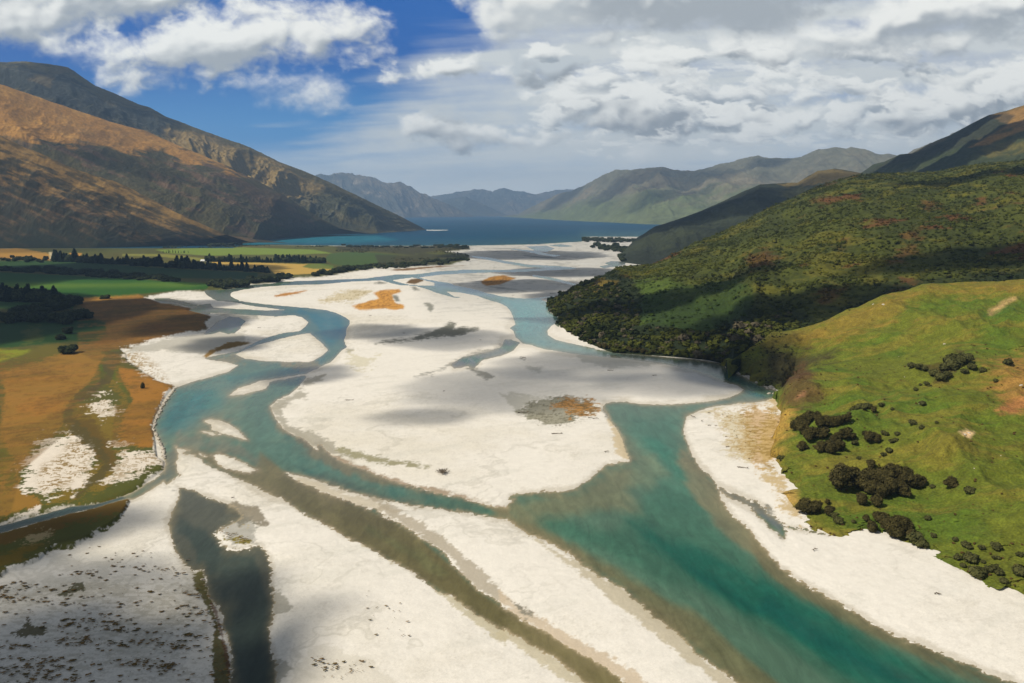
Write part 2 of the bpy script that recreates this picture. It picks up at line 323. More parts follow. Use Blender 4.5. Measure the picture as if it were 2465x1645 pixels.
# channels in the far delta
for k in range(26):
    yy = 585+rng.rand()*110; xx = 1080+rng.rand()*380; ln = 30+rng.rand()*130; sl = rng.uniform(-.02, .14)
    if rng.rand() < .5:
        q = np.array([[xx, yy], [xx+ln*.5, yy+ln*.5*sl-1.2], [xx+ln, yy+ln*sl], [xx+ln*.5, yy+ln*.5*sl+1.6]])
        P_(q, alb(205, 205, 198) if rng.rand() < .45 else alb(112, 116, 112), 1.5, 1.5, 0.8)
# ---- grass and scrub on the gravel
tus = alb(190, 128, 45); tusd = alb(120, 80, 32); spk = fbm(GXw/9, GYw/9, 3, 0.7)
P_("B 1300,890 1540,820 1490,770 1580,745 1720,735 1740,760 1650,790 1680,850 1765,890 1765,915 1680,930 1600,915 1400,925 1330,910", alb(205, 150, 70), 2.2, 3)
P_("B 590,800 700,770 880,748 900,752 700,800 600,806", alb(190, 135, 65), 1.5, 2)
P_("C 590,665 680,625 800,610 900,640 840,665 760,695 640,705 600,690", alb(168, 120, 50), 1.5, 2)
P_("B 1780,680 1830,645 1930,635 1940,660 1860,690", alb(105, 80, 45), 1.5, 1.5)
P_("B 1620,562 2100,525 2300,523 C 400,525 200,540 0,560 B 2100,552 1700,572", alb(120, 88, 48), 1.2, 2)
P_("B 1000,830 1150,780 1400,740 1480,750 1400,810 1300,860 1150,850 1020,860", alb(190, 170, 110), 3, 12, 0.55)
P_("M 160,650 280,560 420,520 560,505 800,530 920,600 860,670 700,700 620,760 470,790 330,720 230,690", alb(118, 115, 88), 2.5, 7, 0.75)
P_("M 480,600 600,530 800,540 915,600 860,660 750,690 620,660", alb(178, 128, 62), 5, 9, 0.9)
P_("M 2315,590 2180,600 2150,700 2200,760 2180,850 2200,950 2260,1080 2315,1150 F 100,900 60,800 100,600 180,450 170,360 100,330 0,300", alb(190, 150, 85), 5, 10, 0.7)
P_("M 1850,650 2200,600 2300,900 2250,1130 2100,1000 2000,800", alb(196, 182, 140), 5, 14, 0.6)
P_("D 2060,1500 2160,1470 2230,1560 F 150,330 100,560 20,740 150,980 240,1120 300,1270 450,1380 560,1430 400,1400 230,1290 130,1130 60,1000 -60,800 -60,560 0,380", alb(186, 158, 96), 10, 14, 0.75)
tq_ = fbm(GXw/4, GYw/2.2, 4, 0.7)
for q_, c_ in (("B 1300,890 1540,820 1490,770 1580,745 1720,735 1740,760 1650,790 1680,850 1765,890 1765,915 1600,915 1400,925", alb(150, 104, 48)), ("C 590,665 680,625 800,610 900,640 840,665 760,695 600,690", alb(110, 80, 38)), ("M 2315,590 2180,600 2150,700 2200,850 2260,1080 F 100,900 60,800 100,600 180,450 100,330 0,300", alb(150, 124, 62)), ("M 480,600 600,530 800,540 915,600 860,660 750,690 620,660", alb(120, 92, 50)), ("B 590,800 700,770 880,748 800,790 600,806", alb(150, 104, 50))):
    paint(col, 0.75*sstep(-5, 7, sdf(q_, PXg, PYg))*sstep(-0.02, 0.2, tq_+0.5*fine), c_)
P_("I 1960,1430 2020,1450 2150,1450 2260,1500 2240,1540 2150,1550 2050,1510", alb(130, 118, 50), 2, 6, 0.95)
P_("I 2150,1330 2250,1380 2300,1450 2200,1440", alb(190, 170, 120), 3, 10, 0.6)
P_("A 1810,1115 1900,1060 2050,990 2200,985 2240,990 2150,1020 1960,1060 1860,1130", alb(150, 118, 60), 1.5, 2)
P_("B 60,1270 200,1215 320,1205 385,1220 300,1250 150,1280 80,1300", alb(120, 95, 42), 1.5, 2)
P_("L 880,100 1050,140 1200,110 1180,150 1050,260 960,260 900,180", alb(200, 192, 160), 3, 12, 0.6)
for q_, c_, a_ in (("A 1100,1080 1250,1080 1420,1220 1500,1330 1450,1350 1200,1250 1060,1200", alb(150, 120, 60), 0.8), ("M 160,650 280,560 560,505 920,600 860,680 620,770 470,790 230,690", alb(88, 84, 60), 0.6), ("M 1900,640 2315,560 2315,1150 2100,1050", alb(170, 140, 80), 0.6), ("B 1000,830 1400,740 1480,750 1300,860", alb(140, 120, 70), 0.6), ("J -300,700 1700,640 1950,1300 1900,1700 -300,1700", alb(150, 142, 118), 0.35)):
    qq = sdf(q_, PXg, PYg); paint(col, a_*sstep(-14, 14, qq)*sstep(0.05, 0.2, fbm(GXw/3.2+GYw/9, GYw/1.6, 4, 0.7)+0.3*mid), c_)
# ---- vegetated flats on the left
g_base = alb(98, 96, 46)
sdv = np.maximum(sdf(VEG1, PXg, PYg), sdf(VEG2, PXg, PYg))
vegm = sstep(-1.8, 1.8, sdv+(mid*8+fine*7*atten)*np.clip((PYg-560)/300, 0.3, 1.3))
vc = np.empty_like(col); vc[:] = g_base
save = col; col = vc
paint(col, 0.5*sstep(-0.1, 0.3, big), alb(86, 96, 44)); paint(col, 0.35*sstep(0, 0.5, streak), alb(70, 70, 36))
P_("A -3000,300 0,365 700,400 1600,450 1900,470 1850,515 1500,540 1240,565 1200,590 700,600 520,560 0,480 -3000,420", alb(48, 98, 26), 2, 2)
P_("A -1000,440 400,470 1000,470 1500,455 1850,470 1700,500 1200,500 600,510 0,500 -1000,500", alb(120, 150, 48), 8, 4, 0.5)  # sunlit strip painted as lighter green over the shade-darkened field
P_("A -3000,240 0,262 600,255 1300,320 2315,370 2315,430 1600,420 800,370 0,320 -3000,320", alb(46, 80, 36), 2, 2)  # upper strip of field, its shadow painted as a darker green
P_("A -3000,200 0,200 460,200 500,262 0,240 -3000,235", alb(150, 110, 50), 2, 3)
P_("A -1000,150 0,150 150,140 460,200 460,250 0,230", alb(196, 150, 70), 2, 8, 0.8)
P_("A 440,180 475,180 500,262 450,255", alb(214, 200, 170), 1, 1)
P_("A 620,190 740,190 720,220 640,210", alb(200, 150, 70), 1, 2)
P_("A -3000,610 0,630 480,640 700,630 650,700 300,710 0,700 -3000,700", alb(48, 86, 32), 3, 3)
P_("A -3000,830 0,825 400,790 850,790 960,830 960,900 800,1000 500,1015 200,1040 0,1065 -3000,1100", alb(44, 80, 32), 3, 4)
P_("A 200,900 350,870 400,980 220,1020", alb(100, 105, 45), 6, 10, 0.6)
P_("A -3000,1060 0,1060 330,1080 180,1130 0,1185 -3000,1300", alb(140, 148, 40), 4, 3)
P_("A 330,1050 520,1010 700,1050 500,1130 180,1240 0,1300 0,1190 200,1130", alb(110, 102, 42), 4, 5)
brown = alb(134, 100, 48)
P_("A 700,610 1240,575 1300,590 1450,635 1780,700 1870,735 1885,760 1840,810 1855,870 1600,935 1200,1030 1080,1062 950,1075 700,1085 680,1040 850,1000 960,940 950,820 840,770 840,740 700,660", brown, 3, 4)
P_("A 700,605 1240,570 1290,585 1100,600 900,625 700,640", alb(190, 145, 60), 3, 3, 0.8)
P_("A 1250,860 1400,830 1600,860 1500,900 1300,900", alb(150, 98, 48), 6, 8, 0.6)
org = alb(158, 120, 54)
P_("A 0,1270 180,1230 500,1130 900,1085 940,1120 880,1250 870,1330 720,1450 640,1568 I 640,260 560,400 560,480 500,560 300,680 250,780 170,900 160,1050 200,1100 350,1140 370,1190 300,1230 100,1285 0,1330 -2000,1600 -2000,1000 0,900 60,700 0,600 A 30,1500", org, 4, 5)
P_("I 150,300 350,230 560,250 540,380 300,420 150,380", alb(176, 120, 52), 14, 14, 0.6)
P_("I 0,0 600,40 850,60 640,160 300,180 0,200", alb(150, 108, 42), 10, 20, 0.7)
P_("I 0,560 60,700 120,780 60,900 0,1000", alb(118, 108, 38), 4, 5, 0.8)
P_("I -1000,700 0,640 90,760 130,800 80,900 0,980 0,1160 100,1080 150,900 130,820 0,1200 -1000,1400", alb(92, 106, 38), 5, 5, 0.7)
P_("A 1100,1080 1060,1230 1200,1250 1400,1340 1560,1390 I 1560,130 1490,215 1400,380 1370,500 1395,620 1405,700 1200,690 1060,650 1050,560 1100,400 1180,260 1130,150 1060,0", alb(172, 122, 52), 3, 4)
P_("I 940,0 1060,0 1110,120 1190,240 1100,400 1060,520 1040,640 1060,740 1090,830 1000,950 900,1040 700,1130 500,1180 400,1170 560,1080 700,1080 800,930 880,820 800,690 690,600 560,560 640,440 700,300 840,260 860,380 940,430 1040,350 1060,230 1000,160 900,150", alb(132, 112, 46), 6, 12)
P_("I 640,440 800,420 900,520 960,620 1060,760 1060,860 960,900 880,820 800,690 690,600", alb(104, 84, 42), 8, 6, 0.85)
P_("A 1010,1100 1090,1090 1090,1200 1050,1290 1090,1350 1180,1500 1100,1450 1020,1360 940,1300 880,1260 900,1200", alb(86, 104, 36), 4, 5, 0.8)
P_("A 1000,1105 1090,1085 1070,1180 1030,1250 1010,1330 940,1290 920,1180", alb(86, 92, 68), 4, 4, 0.9)
P_("I 1000,90 940,110 870,160 790,230 720,290 690,260 760,200 850,120 920,60 1000,80", alb(92, 80, 64), 3, 3)
stony = alb(224, 216, 204, 0.80)/np.array([0.74, 0.74, 0.64]); sp2 = fbm(GXw/3.2+GYw/9, GYw/1.6, 4, 0.7)
nzst = streak*34+mid*14+spk*16+sp2*26-5
P_("I 560,590 650,545 690,600 800,680 880,800 800,920 750,1010 690,1080 560,1100 450,1150 380,1170 350,1100 210,1085 220,1000 195,940 260,880 300,740 400,660", stony, 3, 1, 0.95, nzst+3)
P_("I 560,590 650,545 690,600 560,640 460,740 340,760 340,900 310,1040 210,1085 220,1000 195,940 260,880 300,740 400,660", stony, 3, 1, 0.95, nzst+6)
P_("I 870,180 1000,165 1040,220 1090,330 1000,380 930,430 860,380 780,330", stony, 3, 1, 0.95, nzst)
P_("I 1030,650 1200,690 1400,720 1480,790 1460,850 1300,900 1100,990 920,1040 1000,950 1090,830 1060,730", stony, 3, 1, 0.95, nzst+1)
P_("I 640,1130 690,1100 680,1130 640,1145", stony, 2, 2)
P_("A 1110,1120 1200,1090 1400,1130 1400,1300 1300,1270", stony, 4, 1, 0.9, nzst)
P_("I 1380,430 1440,300 1500,210 1560,140 1590,160 1520,280 1450,420 1400,560 1450,700 1480,790 1400,740 1400,640", stony, 2, 6, 0.85)
P_("I 80,1335 130,1290 250,1260 360,1220 330,1260 200,1300", stony, 2, 3, 0.9)
P_("I 400,1240 640,1185 560,1215 450,1240", stony, 1.5, 2, 0.8)
for q_, a_ in (("I 620,640 700,640 820,740 800,900 640,1010 480,1090 360,1110 340,960 380,860 560,760", 0.9), ("I 860,240 1000,220 1080,330 1000,400 880,380", 0.7), ("I 1030,650 1480,720 1460,850 1200,930 920,1040 1060,860", 0.7)):
    qq = sdf(q_, PXg, PYg); paint(col, a_*sstep(-12, 14, qq)*sstep(0.02, 0.16, sp2+0.4*mid), alb(150, 122, 62))
P_("A 1000,1100 1090,1085 1080,1180 1030,1290 1010,1370 900,1430 780,1530 I 760,230 660,310 640,400 700,470 800,560 900,640 980,760 1000,860 900,980 780,1080 700,1140 680,1130 760,1050 860,940 930,860 900,760 800,660 700,580 600,480 590,380 640,280 700,200 800,110 A 880,1380 940,1300 920,1190", alb(92, 84, 50), 2.5, 5, 0.85)
# second flat below the stream
P_("I -3000,1900 0,1430 300,1345 600,1262 850,1208 1150,1122 1165,1160 1120,1240 1000,1300 700,1400 400,1500 0,1568 -3000,2200", alb(120, 90, 38), 6, 6, 0.8)
P_("I 150,1550 250,1460 380,1420 480,1440 440,1500 300,1568", alb(185, 168, 135), 3, 9, 0.8)
P_("J -1000,500 0,450 200,380 400,330 300,450 100,540 0,600 -1000,700", alb(120, 100, 30), 6, 6, 0.8)
# far side of the flats (seen very obliquely)
P_("B 0,370 300,362 950,385 1130,418 700,430 400,430 0,415", alb(128, 150, 62), 1.2, 2)
P_("A 1400,160 2000,130 2315,150 2315,200 1900,215 1500,190", alb(128, 150, 62), 1.2, 2)
P_("A 1100,200 1500,200 1850,240 1820,260 1400,220 1100,215", alb(150, 150, 70), 1, 2, 0.8)
P_("B 40,495 590,508 860,515 1000,515 1110,545 1110,570 960,602 750,612 600,600 560,560 40,545", alb(206, 172, 92), 1.0, 2)
P_("B 850,540 900,515 1040,510 1130,530 1130,560 950,560", alb(98, 122, 54), 1, 1.5, 0.9)
P_("B 1100,420 1300,400 1700,430 1650,520 1350,540 1130,520 1050,470", alb(70, 100, 50), 2, 3, 0.8)
P_("B 1120,345 1300,340 C 480,340 490,380 200,390 0,420 B 1900,440 1500,400 1200,390", alb(64, 62, 42), 2, 3, 0.8)
P_("B 1500,430 1900,440 C 0,400 200,430 480,440 480,470 200,520 B 1900,530 1550,545", alb(66, 66, 42), 2, 3, 0.8)
for (cc_, sc_n, th_, a_) in ((alb(112, 96, 44), mid+0.5*big, 0.02, 0.45), (alb(178, 124, 58), streak, 0.05, 0.35), (alb(92, 70, 38), fine+mid*.5, 0.12, 0.35)):
    om = sstep(-4, 4, np.maximum(sdf("I 150,-160 900,-60 900,200 600,560 200,900 100,1280 -3000,1500 -3000,700 0,-200", PXg, PYg), sdf("A 700,600 1240,570 1880,740 1850,880 1000,1080 1560,1390 I 1400,700 1000,680 1050,200 1040,0 A 700,1090", PXg, PYg)))
    paint(col, om*a_*sstep(th_-0.15, th_+0.2, sc_n), cc_)
vc = col*np.array([0.78, 0.76, 0.62], F32); col = save
paint(col, vegm, vc) if False else None
col = col*(1-vegm[..., None])+vc*vegm[..., None]
# low bank that edges the flats, and vegetation strip by the pool
P_("J 1745,590 1810,560 1830,640 1860,740 1905,830 1880,900 1960,1000 1990,1150 2040,1300 2060,1450 2050,1568 2100,1900 1950,1900 1925,1568 1900,1400 1905,1200 1920,1050 1880,900 1800,780 1745,700", alb(92, 86, 38), 2.5, 4, 0.95)
P_("J 1890,840 1940,900 1990,1050 2040,1250 2070,1450 2060,1500 2030,1400 1980,1150 1930,950", alb(96, 62, 44), 1.5, 2, 0.7)
P_("J 100,1130 250,1010 350,1090 440,1080 370,1150 230,1170", alb(88, 80, 44), 2, 6, 0.9)
P_("J 540,790 640,740 740,700 740,730 640,770 560,795", alb(80, 76, 42), 2, 4, 0.9)
# land / water relief
wpos = np.where(wn > 0, wn*mpp, 0); wneg = np.where(wn < 0, -wn*mpp, 0)
Zg = np.where(wn > 0, -2.2*(1-np.exp(-wpos/9))-0.02, 1.0*(1-np.exp(-wneg/11)))
bars_h = (0.35*mid+0.1*fine)*(1-np.exp(-wneg/14))*np.clip(1.3-rngd/3000, 0.2, 1)
Zg = Zg+np.where(wn < 0, bars_h+0.12*streak*(1-np.exp(-wneg/14)), 0)
bank = sstep(-2, 3, sdv+mid*2)*np.where(wn < 0, 1, 0)*(1-np.exp(-wneg/1.2))
Zg = Zg+1.3*bank
Zg = np.maximum(Zg, np.where(wn < 0, 0.015, -9))
Vg = np.stack([GXw, GYw, Zg], -1).reshape(-1, 3)
h_, w_ = PXg.shape
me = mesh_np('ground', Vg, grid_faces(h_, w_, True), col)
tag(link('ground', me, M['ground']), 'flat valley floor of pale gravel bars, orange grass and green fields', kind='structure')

# ---- water colour
sub = np.s_[::2, ::2]
PXw, PYw = PXg[sub], PYg[sub]; Xw, Yw = GXw[sub], GYw[sub]; ww = w[sub]; lw = lk[sub]
md, st_, bg, fn = mid[sub], fbm((Xw*0.55+Yw*0.83)/34, (Yw*0.55-Xw*0.83)/300, 5, 0.6), big[sub], fine[sub]
flow = fbm((Xw+Yw*0.25)/22, (Yw-Xw*0.25)/170, 5, 0.6)
wc = np.empty(PXw.shape+(3,), F32)
teal = alb(38, 104, 92); tealm = alb(80, 110, 90); shal = alb(120, 110, 80)
wc[:] = tealm
col_s, PXs, PYs = col, PXg, PYg
col, PXg, PYg = wc, PXw, PYw; mid_s, fine_s, at_s = mid, fine, atten
mid, fine, atten = md, fn, atten[sub]
fl = flow*38+md*16
def Wp(s, c, soft, a=1.0, n=1.0): P_(s, c, soft, 1, a, fl*n)
# teal cores
Wp("B 640,900 900,905 1060,925 1170,955 1240,1000 1250,1060 1230,1120 1150,1200 1100,1300 1010,1400 900,1430 950,1380 1060,1300 1080,1260 980,1150 920,1100 920,1020 850,975 700,950", alb(28, 98, 98), 9, 0.95, .7)
Wp("I 1580,130 1850,30 2315,-60 L 60,240 400,250 600,240 520,300 160,350 0,375 I 2300,60 2050,170 1900,320 1800,430 1560,520 1470,560 1400,500 1470,330", alb(46, 104, 96), 12, 0.85)
Wp("I 1500,300 1700,180 1850,150 1850,320 1700,440 1520,500 1400,470", alb(32, 100, 100), 14, 0.7)
Wp("L 0,560 180,620 300,800 520,920 690,1000 870,1110 1130,1210 1450,1320 1750,1400 2080,1480 2315,1510 2315,1560 2000,1560 1400,1460 1000,1370 640,1250 350,1150 0,950", alb(78, 112, 94), 10, 0.8)
Wp("L 150,980 400,1100 700,1240 1100,1370 1600,1480 2100,1560 1800,1540 1250,1430 900,1350 500,1210", alb(40, 86, 76), 6, 0.8)
Wp("M 1150,650 1450,640 1650,700 1630,850 1680,1000 1790,1150 1850,1300 1900,1500 1990,1568 1500,1568 1300,1450 1300,1300 1350,1150 1250,950 1130,800", alb(66, 112, 92), 18, 0.8)
Wp("M 1300,800 1500,850 1560,1000 1700,1150 1780,1300 1700,1300 1560,1150 1380,1000 1300,900", alb(44, 108, 88), 14, 0.8)
Wp("N -200,0 200,20 560,80 900,180 1200,0 1500,-200 1800,-50 2000,200 2315,500 O 100,600 400,800 800,1060 1200,1280 1700,1500 2600,1900 3200,2300 1800,2300 N 2315,1200 2000,950 1600,750 1300,600 1000,420 500,230", alb(56, 100, 80), 22, 0.85)
Wp("N 1080,60 1400,120 1800,330 2100,500 2315,640 O 0,520 300,760 800,1100 1300,1400 2000,1750 2600,2200 1800,2000 1200,1750 700,1480 300,1250 0,1040 N 2200,1010 1850,760 1500,520 1250,330", alb(20, 88, 72), 18, 0.9)
Wp("N 1500,350 2000,650 2315,880 O 0,760 400,1050 900,1350 1400,1600 1000,1500 500,1250 0,980 N 2250,930 1850,700", alb(12, 74, 66), 14, 0.7)
Wp("M 0,1568 100,1470 400,1400 700,1360 950,1180 1200,1100 1260,1200 1150,1350 1300,1568", alb(112, 114, 84), 22, 0.8)
Wp("M 1200,1060 1400,1050 1500,1200 1350,1350 1200,1250", alb(100, 116, 90), 20, 0.8)
Wp("N 150,155 490,320 740,490 1150,750 1550,1070 2080,1510 2800,2100 3000,1850 2350,1380 1900,1040 1500,790 1000,500 500,260", alb(100, 98, 68), 16, 0.85)
Wp("O -100,300 20,400 480,750 950,1020 1600,1310 2200,1560 2800,1800 2700,1900 2000,1600 1400,1320 900,1090 450,840 0,520", alb(88, 86, 60), 9, 0.8)
Wp("M 1600,900 1700,1000 1880,1190 2060,1512 N 2230,150 O 0,380 -100,360 N 2200,350 1950,150 1800,-100 M 1750,1350 1650,1100", alb(112, 108, 80), 12, 0.8)
Wp("L 190,590 260,740 430,860 760,1050 1130,1200 1750,1385 2315,1500 2315,1525 1750,1420 1100,1240 720,1090 400,900 200,760 120,640", alb(112, 104, 74), 7, 0.7)
# brown channel
Wp("I 1700,690 1850,700 2000,700 2200,790 2400,880 L 100,1010 330,1190 560,1320 900,1450 1180,1568 K 1290,100 1500,240 1830,520 2040,730 2315,910 N 250,1030 680,1270 1150,1568 1500,1850 1200,1850 700,1500 0,1070 K 1950,880 1360,510 850,250 430,0 L 300,1430 0,1300 I 2200,980 1950,870 1820,790", alb(108, 101, 64), 6, 1.0, .3); P_("L 100,1010 330,1190 560,1320 900,1450 1180,1568 K 1290,100 1500,240 1830,520 2040,730 2315,910 N 250,1030 680,1270 1150,1568 1500,1850 1200,1850 700,1500 0,1070 K 1950,880 1360,510 850,250 430,0 L 300,1430 0,1300", alb(104, 98, 64), 8, 0, 0.9, PXg*0+14)
Wp("K 1100,60 1250,200 1500,330 1700,460 1850,600 1700,620 1450,500 1250,380 1000,260 850,150", alb(96, 100, 64), 10, 0.5)
Wp("I 1620,560 1900,600 2200,640 2400,760 2315,860 2050,740 1900,690 1650,680", alb(104, 108, 88), 8, 0.8)
Wp("I 1450,900 1600,650 1620,800 1600,880 1500,980 1300,1080 1400,950", alb(84, 92, 84), 8, 0.8)
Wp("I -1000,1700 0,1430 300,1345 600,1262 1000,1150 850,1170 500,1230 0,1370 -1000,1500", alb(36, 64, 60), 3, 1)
Wp("L 0,160 160,170 300,190 560,200 600,250 400,260 0,210", alb(118, 112, 72), 6, 0.9)
Wp("B 0,1370 250,1330 400,1380 750,1400 900,1400 700,1440 400,1450 0,1420", alb(118, 112, 78), 5, 0.8)
# pool, puddles
P_(WATER2[0][0], alb(84, 86, 72), 12, 0, 1); P_(WATER2[0][0], alb(84, 86, 72), 20, 0, 1, PXg*0+18)
Wp("J 1600,50 1900,100 1990,260 2050,380 2300,420 K 150,560 210,850 190,1100 220,1568 300,1900 J 2200,1900 2060,1200 1900,800 1800,560 1600,350 1540,200", alb(56, 68, 60), 10, 0.9)
for s, _ in WATER2[1:]: Wp(s, alb(104, 114, 112), 3, 1)
Wp("D -200,450 70,640 190,780 130,850 60,900 200,1010 480,1050 1000,1110 1250,1140 1000,1150 500,1100 0,1030 -400,900 -500,700", alb(96, 140, 140), 8, 0.85)
Wp("C 700,800 1100,830 1190,900 1050,1000 1000,1150 1100,1230 900,1150 870,950 800,870", alb(88, 142, 138), 10, 0.7)
Wp("D 700,1085 1250,1140 1650,1210 1880,1320 2140,1440 2080,1500 1850,1400 1600,1300 1200,1180 900,1130", alb(40, 78, 78), 6, 0.95)
Wp("D 1800,1400 2140,1440 2060,1500 1500,1560 1400,1568 1650,1500", alb(34, 100, 104), 6, 0.9)
Wp("C 0,600 200,575 800,563 1400,540 1400,557 700,585 200,610 B 1850,640 C 200,665 360,705 640,770 750,800 600,800 200,700 B 1900,650", alb(92, 122, 130), 5, 0.9)
Wp("B 1560,600 1000,655 560,688 200,738 0,745 A 1830,525 1950,610 B 100,820 250,850 150,790 300,735 1000,685 1560,650", alb(90, 108, 106), 5, 0.9)
Wp("A 1850,530 2200,600 B 100,800 400,850 640,905 A 2315,760 2200,640 1950,600", alb(98, 112, 106), 5, 0.8)
# shallows along every shore
ww2 = np.maximum(ww+(jag[sub])*0.8, 0); sh = np.exp(-ww2/np.clip(12+30*md+36*flow, 4, 40))
paint(wc, np.clip(0.75*sh*np.clip((PYw-640)/350, 0.1, 1), 0, 1), shal)
paint(wc, 0.75*np.exp(-ww2/2.2)*np.clip((PYw-640)/350, 0.1, 1), alb(176, 160, 130))
wc *= (1+0.45*np.clip(flow+0.35*fn, -0.3, 0.3)*np.clip((PYw-660)/300, 0, 1))[..., None]
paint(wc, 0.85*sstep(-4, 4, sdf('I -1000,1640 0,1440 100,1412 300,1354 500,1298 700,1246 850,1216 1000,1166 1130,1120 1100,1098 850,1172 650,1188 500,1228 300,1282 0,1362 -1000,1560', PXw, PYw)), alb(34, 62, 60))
# lake
depth = np.clip((lw)/30, 0, 1)
lc = np.empty_like(wc); lc[:] = alb(4, 66, 92)
lst = fbm(Xw/900, Yw/260, 4, 0.6)
paint(lc, 0.5*sstep(-0.1, 0.4, lst), alb(4, 50, 76))
paint(lc, 0.85*sstep(24, 0, lw+3*bg)*sstep(-100, 2000, PXw), alb(60, 92, 98))
tq = sdf("B 300,300 900,250 1500,250 1700,290 1300,320 700,320 500,340 200,335", PXw, PYw)
paint(lc, 0.7*sstep(-6, 5, tq), alb(36, 110, 124))
lm = sstep(-1.0, 1.0, lw)
wc[:] = wc*(1-lm[..., None])+lc*lm[..., None]
col, PXg, PYg, mid, fine, atten = col_s, PXs, PYs, mid_s, fine_s, at_s
hh, w2 = PXw.shape
Fw = grid_faces(hh, w2, True); Vw = np.stack([Xw, Yw, np.zeros_like(Xw)], -1).reshape(-1, 3)
islake = (lw.ravel()[Fw].max(1) > -2)
def submesh(name, V, F, C, keep):
    F = F[keep]; u, inv = np.unique(F, return_inverse=True)
    return mesh_np(name, V[u], inv.reshape(F.shape), C.reshape(-1, 3)[u])
near = ww.ravel()[Fw].max(1) > -8
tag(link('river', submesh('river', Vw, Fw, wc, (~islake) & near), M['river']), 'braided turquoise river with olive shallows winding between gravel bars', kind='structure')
tag(link('lake', submesh('lake', Vw, Fw, wc, islake), M['lake']), 'deep blue lake at the end of the valley', kind='structure')

# ================================================================== HILLS
def loft(name, pairs, nu, nv, mat, colf, amp, scale, prof=1.0, bulge=0.0, back=0.5, backdrop=0.7, gully=0.0, hmin=60, gs=14, shear=0.0, label=None, crest_amp=0.15, oct_=6, rz=1.0, seed=0, stretch=1.0):
    """pairs: [(base_px,base_py,base_range|None, crest_px,crest_py,crest_range)]"""
    B = []; Cc = []
    for p in pairs:
        if p[2] is None:
            x, y = ground(p[0], p[1]); B.append([x, y, 0.0])
        else: B.append(list(at_range(p[0], p[1], p[2])))
        Cc.append(list(at_range(p[3], p[4], p[5])))
    B = np.array(B); Cc = np.array(Cc)
    s = np.r_[0, np.cumsum(np.hypot(*(np.diff(np.array([[p[3], p[4]] for p in pairs]), axis=0).T))+1)]; s /= s[-1]
    u = np.linspace(0, 1, nu)
    def itp(A):
        return np.stack([np.interp(u, s, A[:, k]) for k in range(3)], -1)
    b = itp(B); c = itp(Cc)
    t = np.concatenate([np.linspace(-0.04, 1, nv), 1+np.linspace(0, back, max(8, nv//6))[1:]])
    T, U = np.meshgrid(t, u, indexing='ij')
    Tx = np.where(T < 0, T*0.08, T)
    X = b[None, :, 0]+(c-b)[None, :, 0]*Tx; Y = b[None, :, 1]+(c-b)[None, :, 1]*Tx
    if hmin < 60:
        ej = (1-np.clip(T, 0, 1))**6; X, Y = X+fbm(X/14, Y/14, 4, 0.6)*9*ej, Y+fbm(X/14+40, Y/14, 4, 0.6)*14*ej
    tt = np.clip(T, 0, 1)
    pf = (1-bulge)*tt**prof+bulge*np.sin(tt*math.pi/2)
    dz = (c-b)[None, :, 2]
    Z = b[None, :, 2]+dz*pf
    Z = Z+np.where(T > 1, -(T-1)*dz*backdrop/max(back, .01)*1.0, 0)+np.where(T < 0, -6-np.maximum(b[None, :, 2], 0), 0)
    n = fbm(X/scale+seed, Y/scale*stretch+seed*3.1, oct_, 0.55, ridged=True)
    env = np.clip(tt*4, 0, 1)*(crest_amp+(1-crest_amp)*np.clip((1-tt)*3.0, 0, 1))
    hz = np.clip(np.abs(dz)/(hmin if hmin < 60 else max(60, 3.2*(amp+gully))), 0.01, 1)
    D = amp*(n-0.1)*env*hz
    gl = 0
    if gully:
        gl = fbm(U*gs+shear*T+seed+0.25*n, T*1.6+seed, 5, 0.55, ridged=True)
        D = D+gully*gl*env*hz
    Z = Z+D
    px, py = project(X, Y, Z)
    C3 = colf(px, py, X, Y, Z, tt, n, gl)
    V = np.stack([X, Y, Z], -1).reshape(-1, 3)
    me = mesh_np(name, V, grid_faces(T.shape[0], T.shape[1], False), C3)
    o = link(name, me, mat); tag(o, label, kind='structure')
    return o, (X, Y, Z, px, py, tt, C3)

def colbase(px, c):
    k = np.empty(px.shape+(3,), F32); k[:] = c; return k
def pm(s, px, py, soft, nz): return sstep(-soft, soft, sdf(s, px, py)+nz)

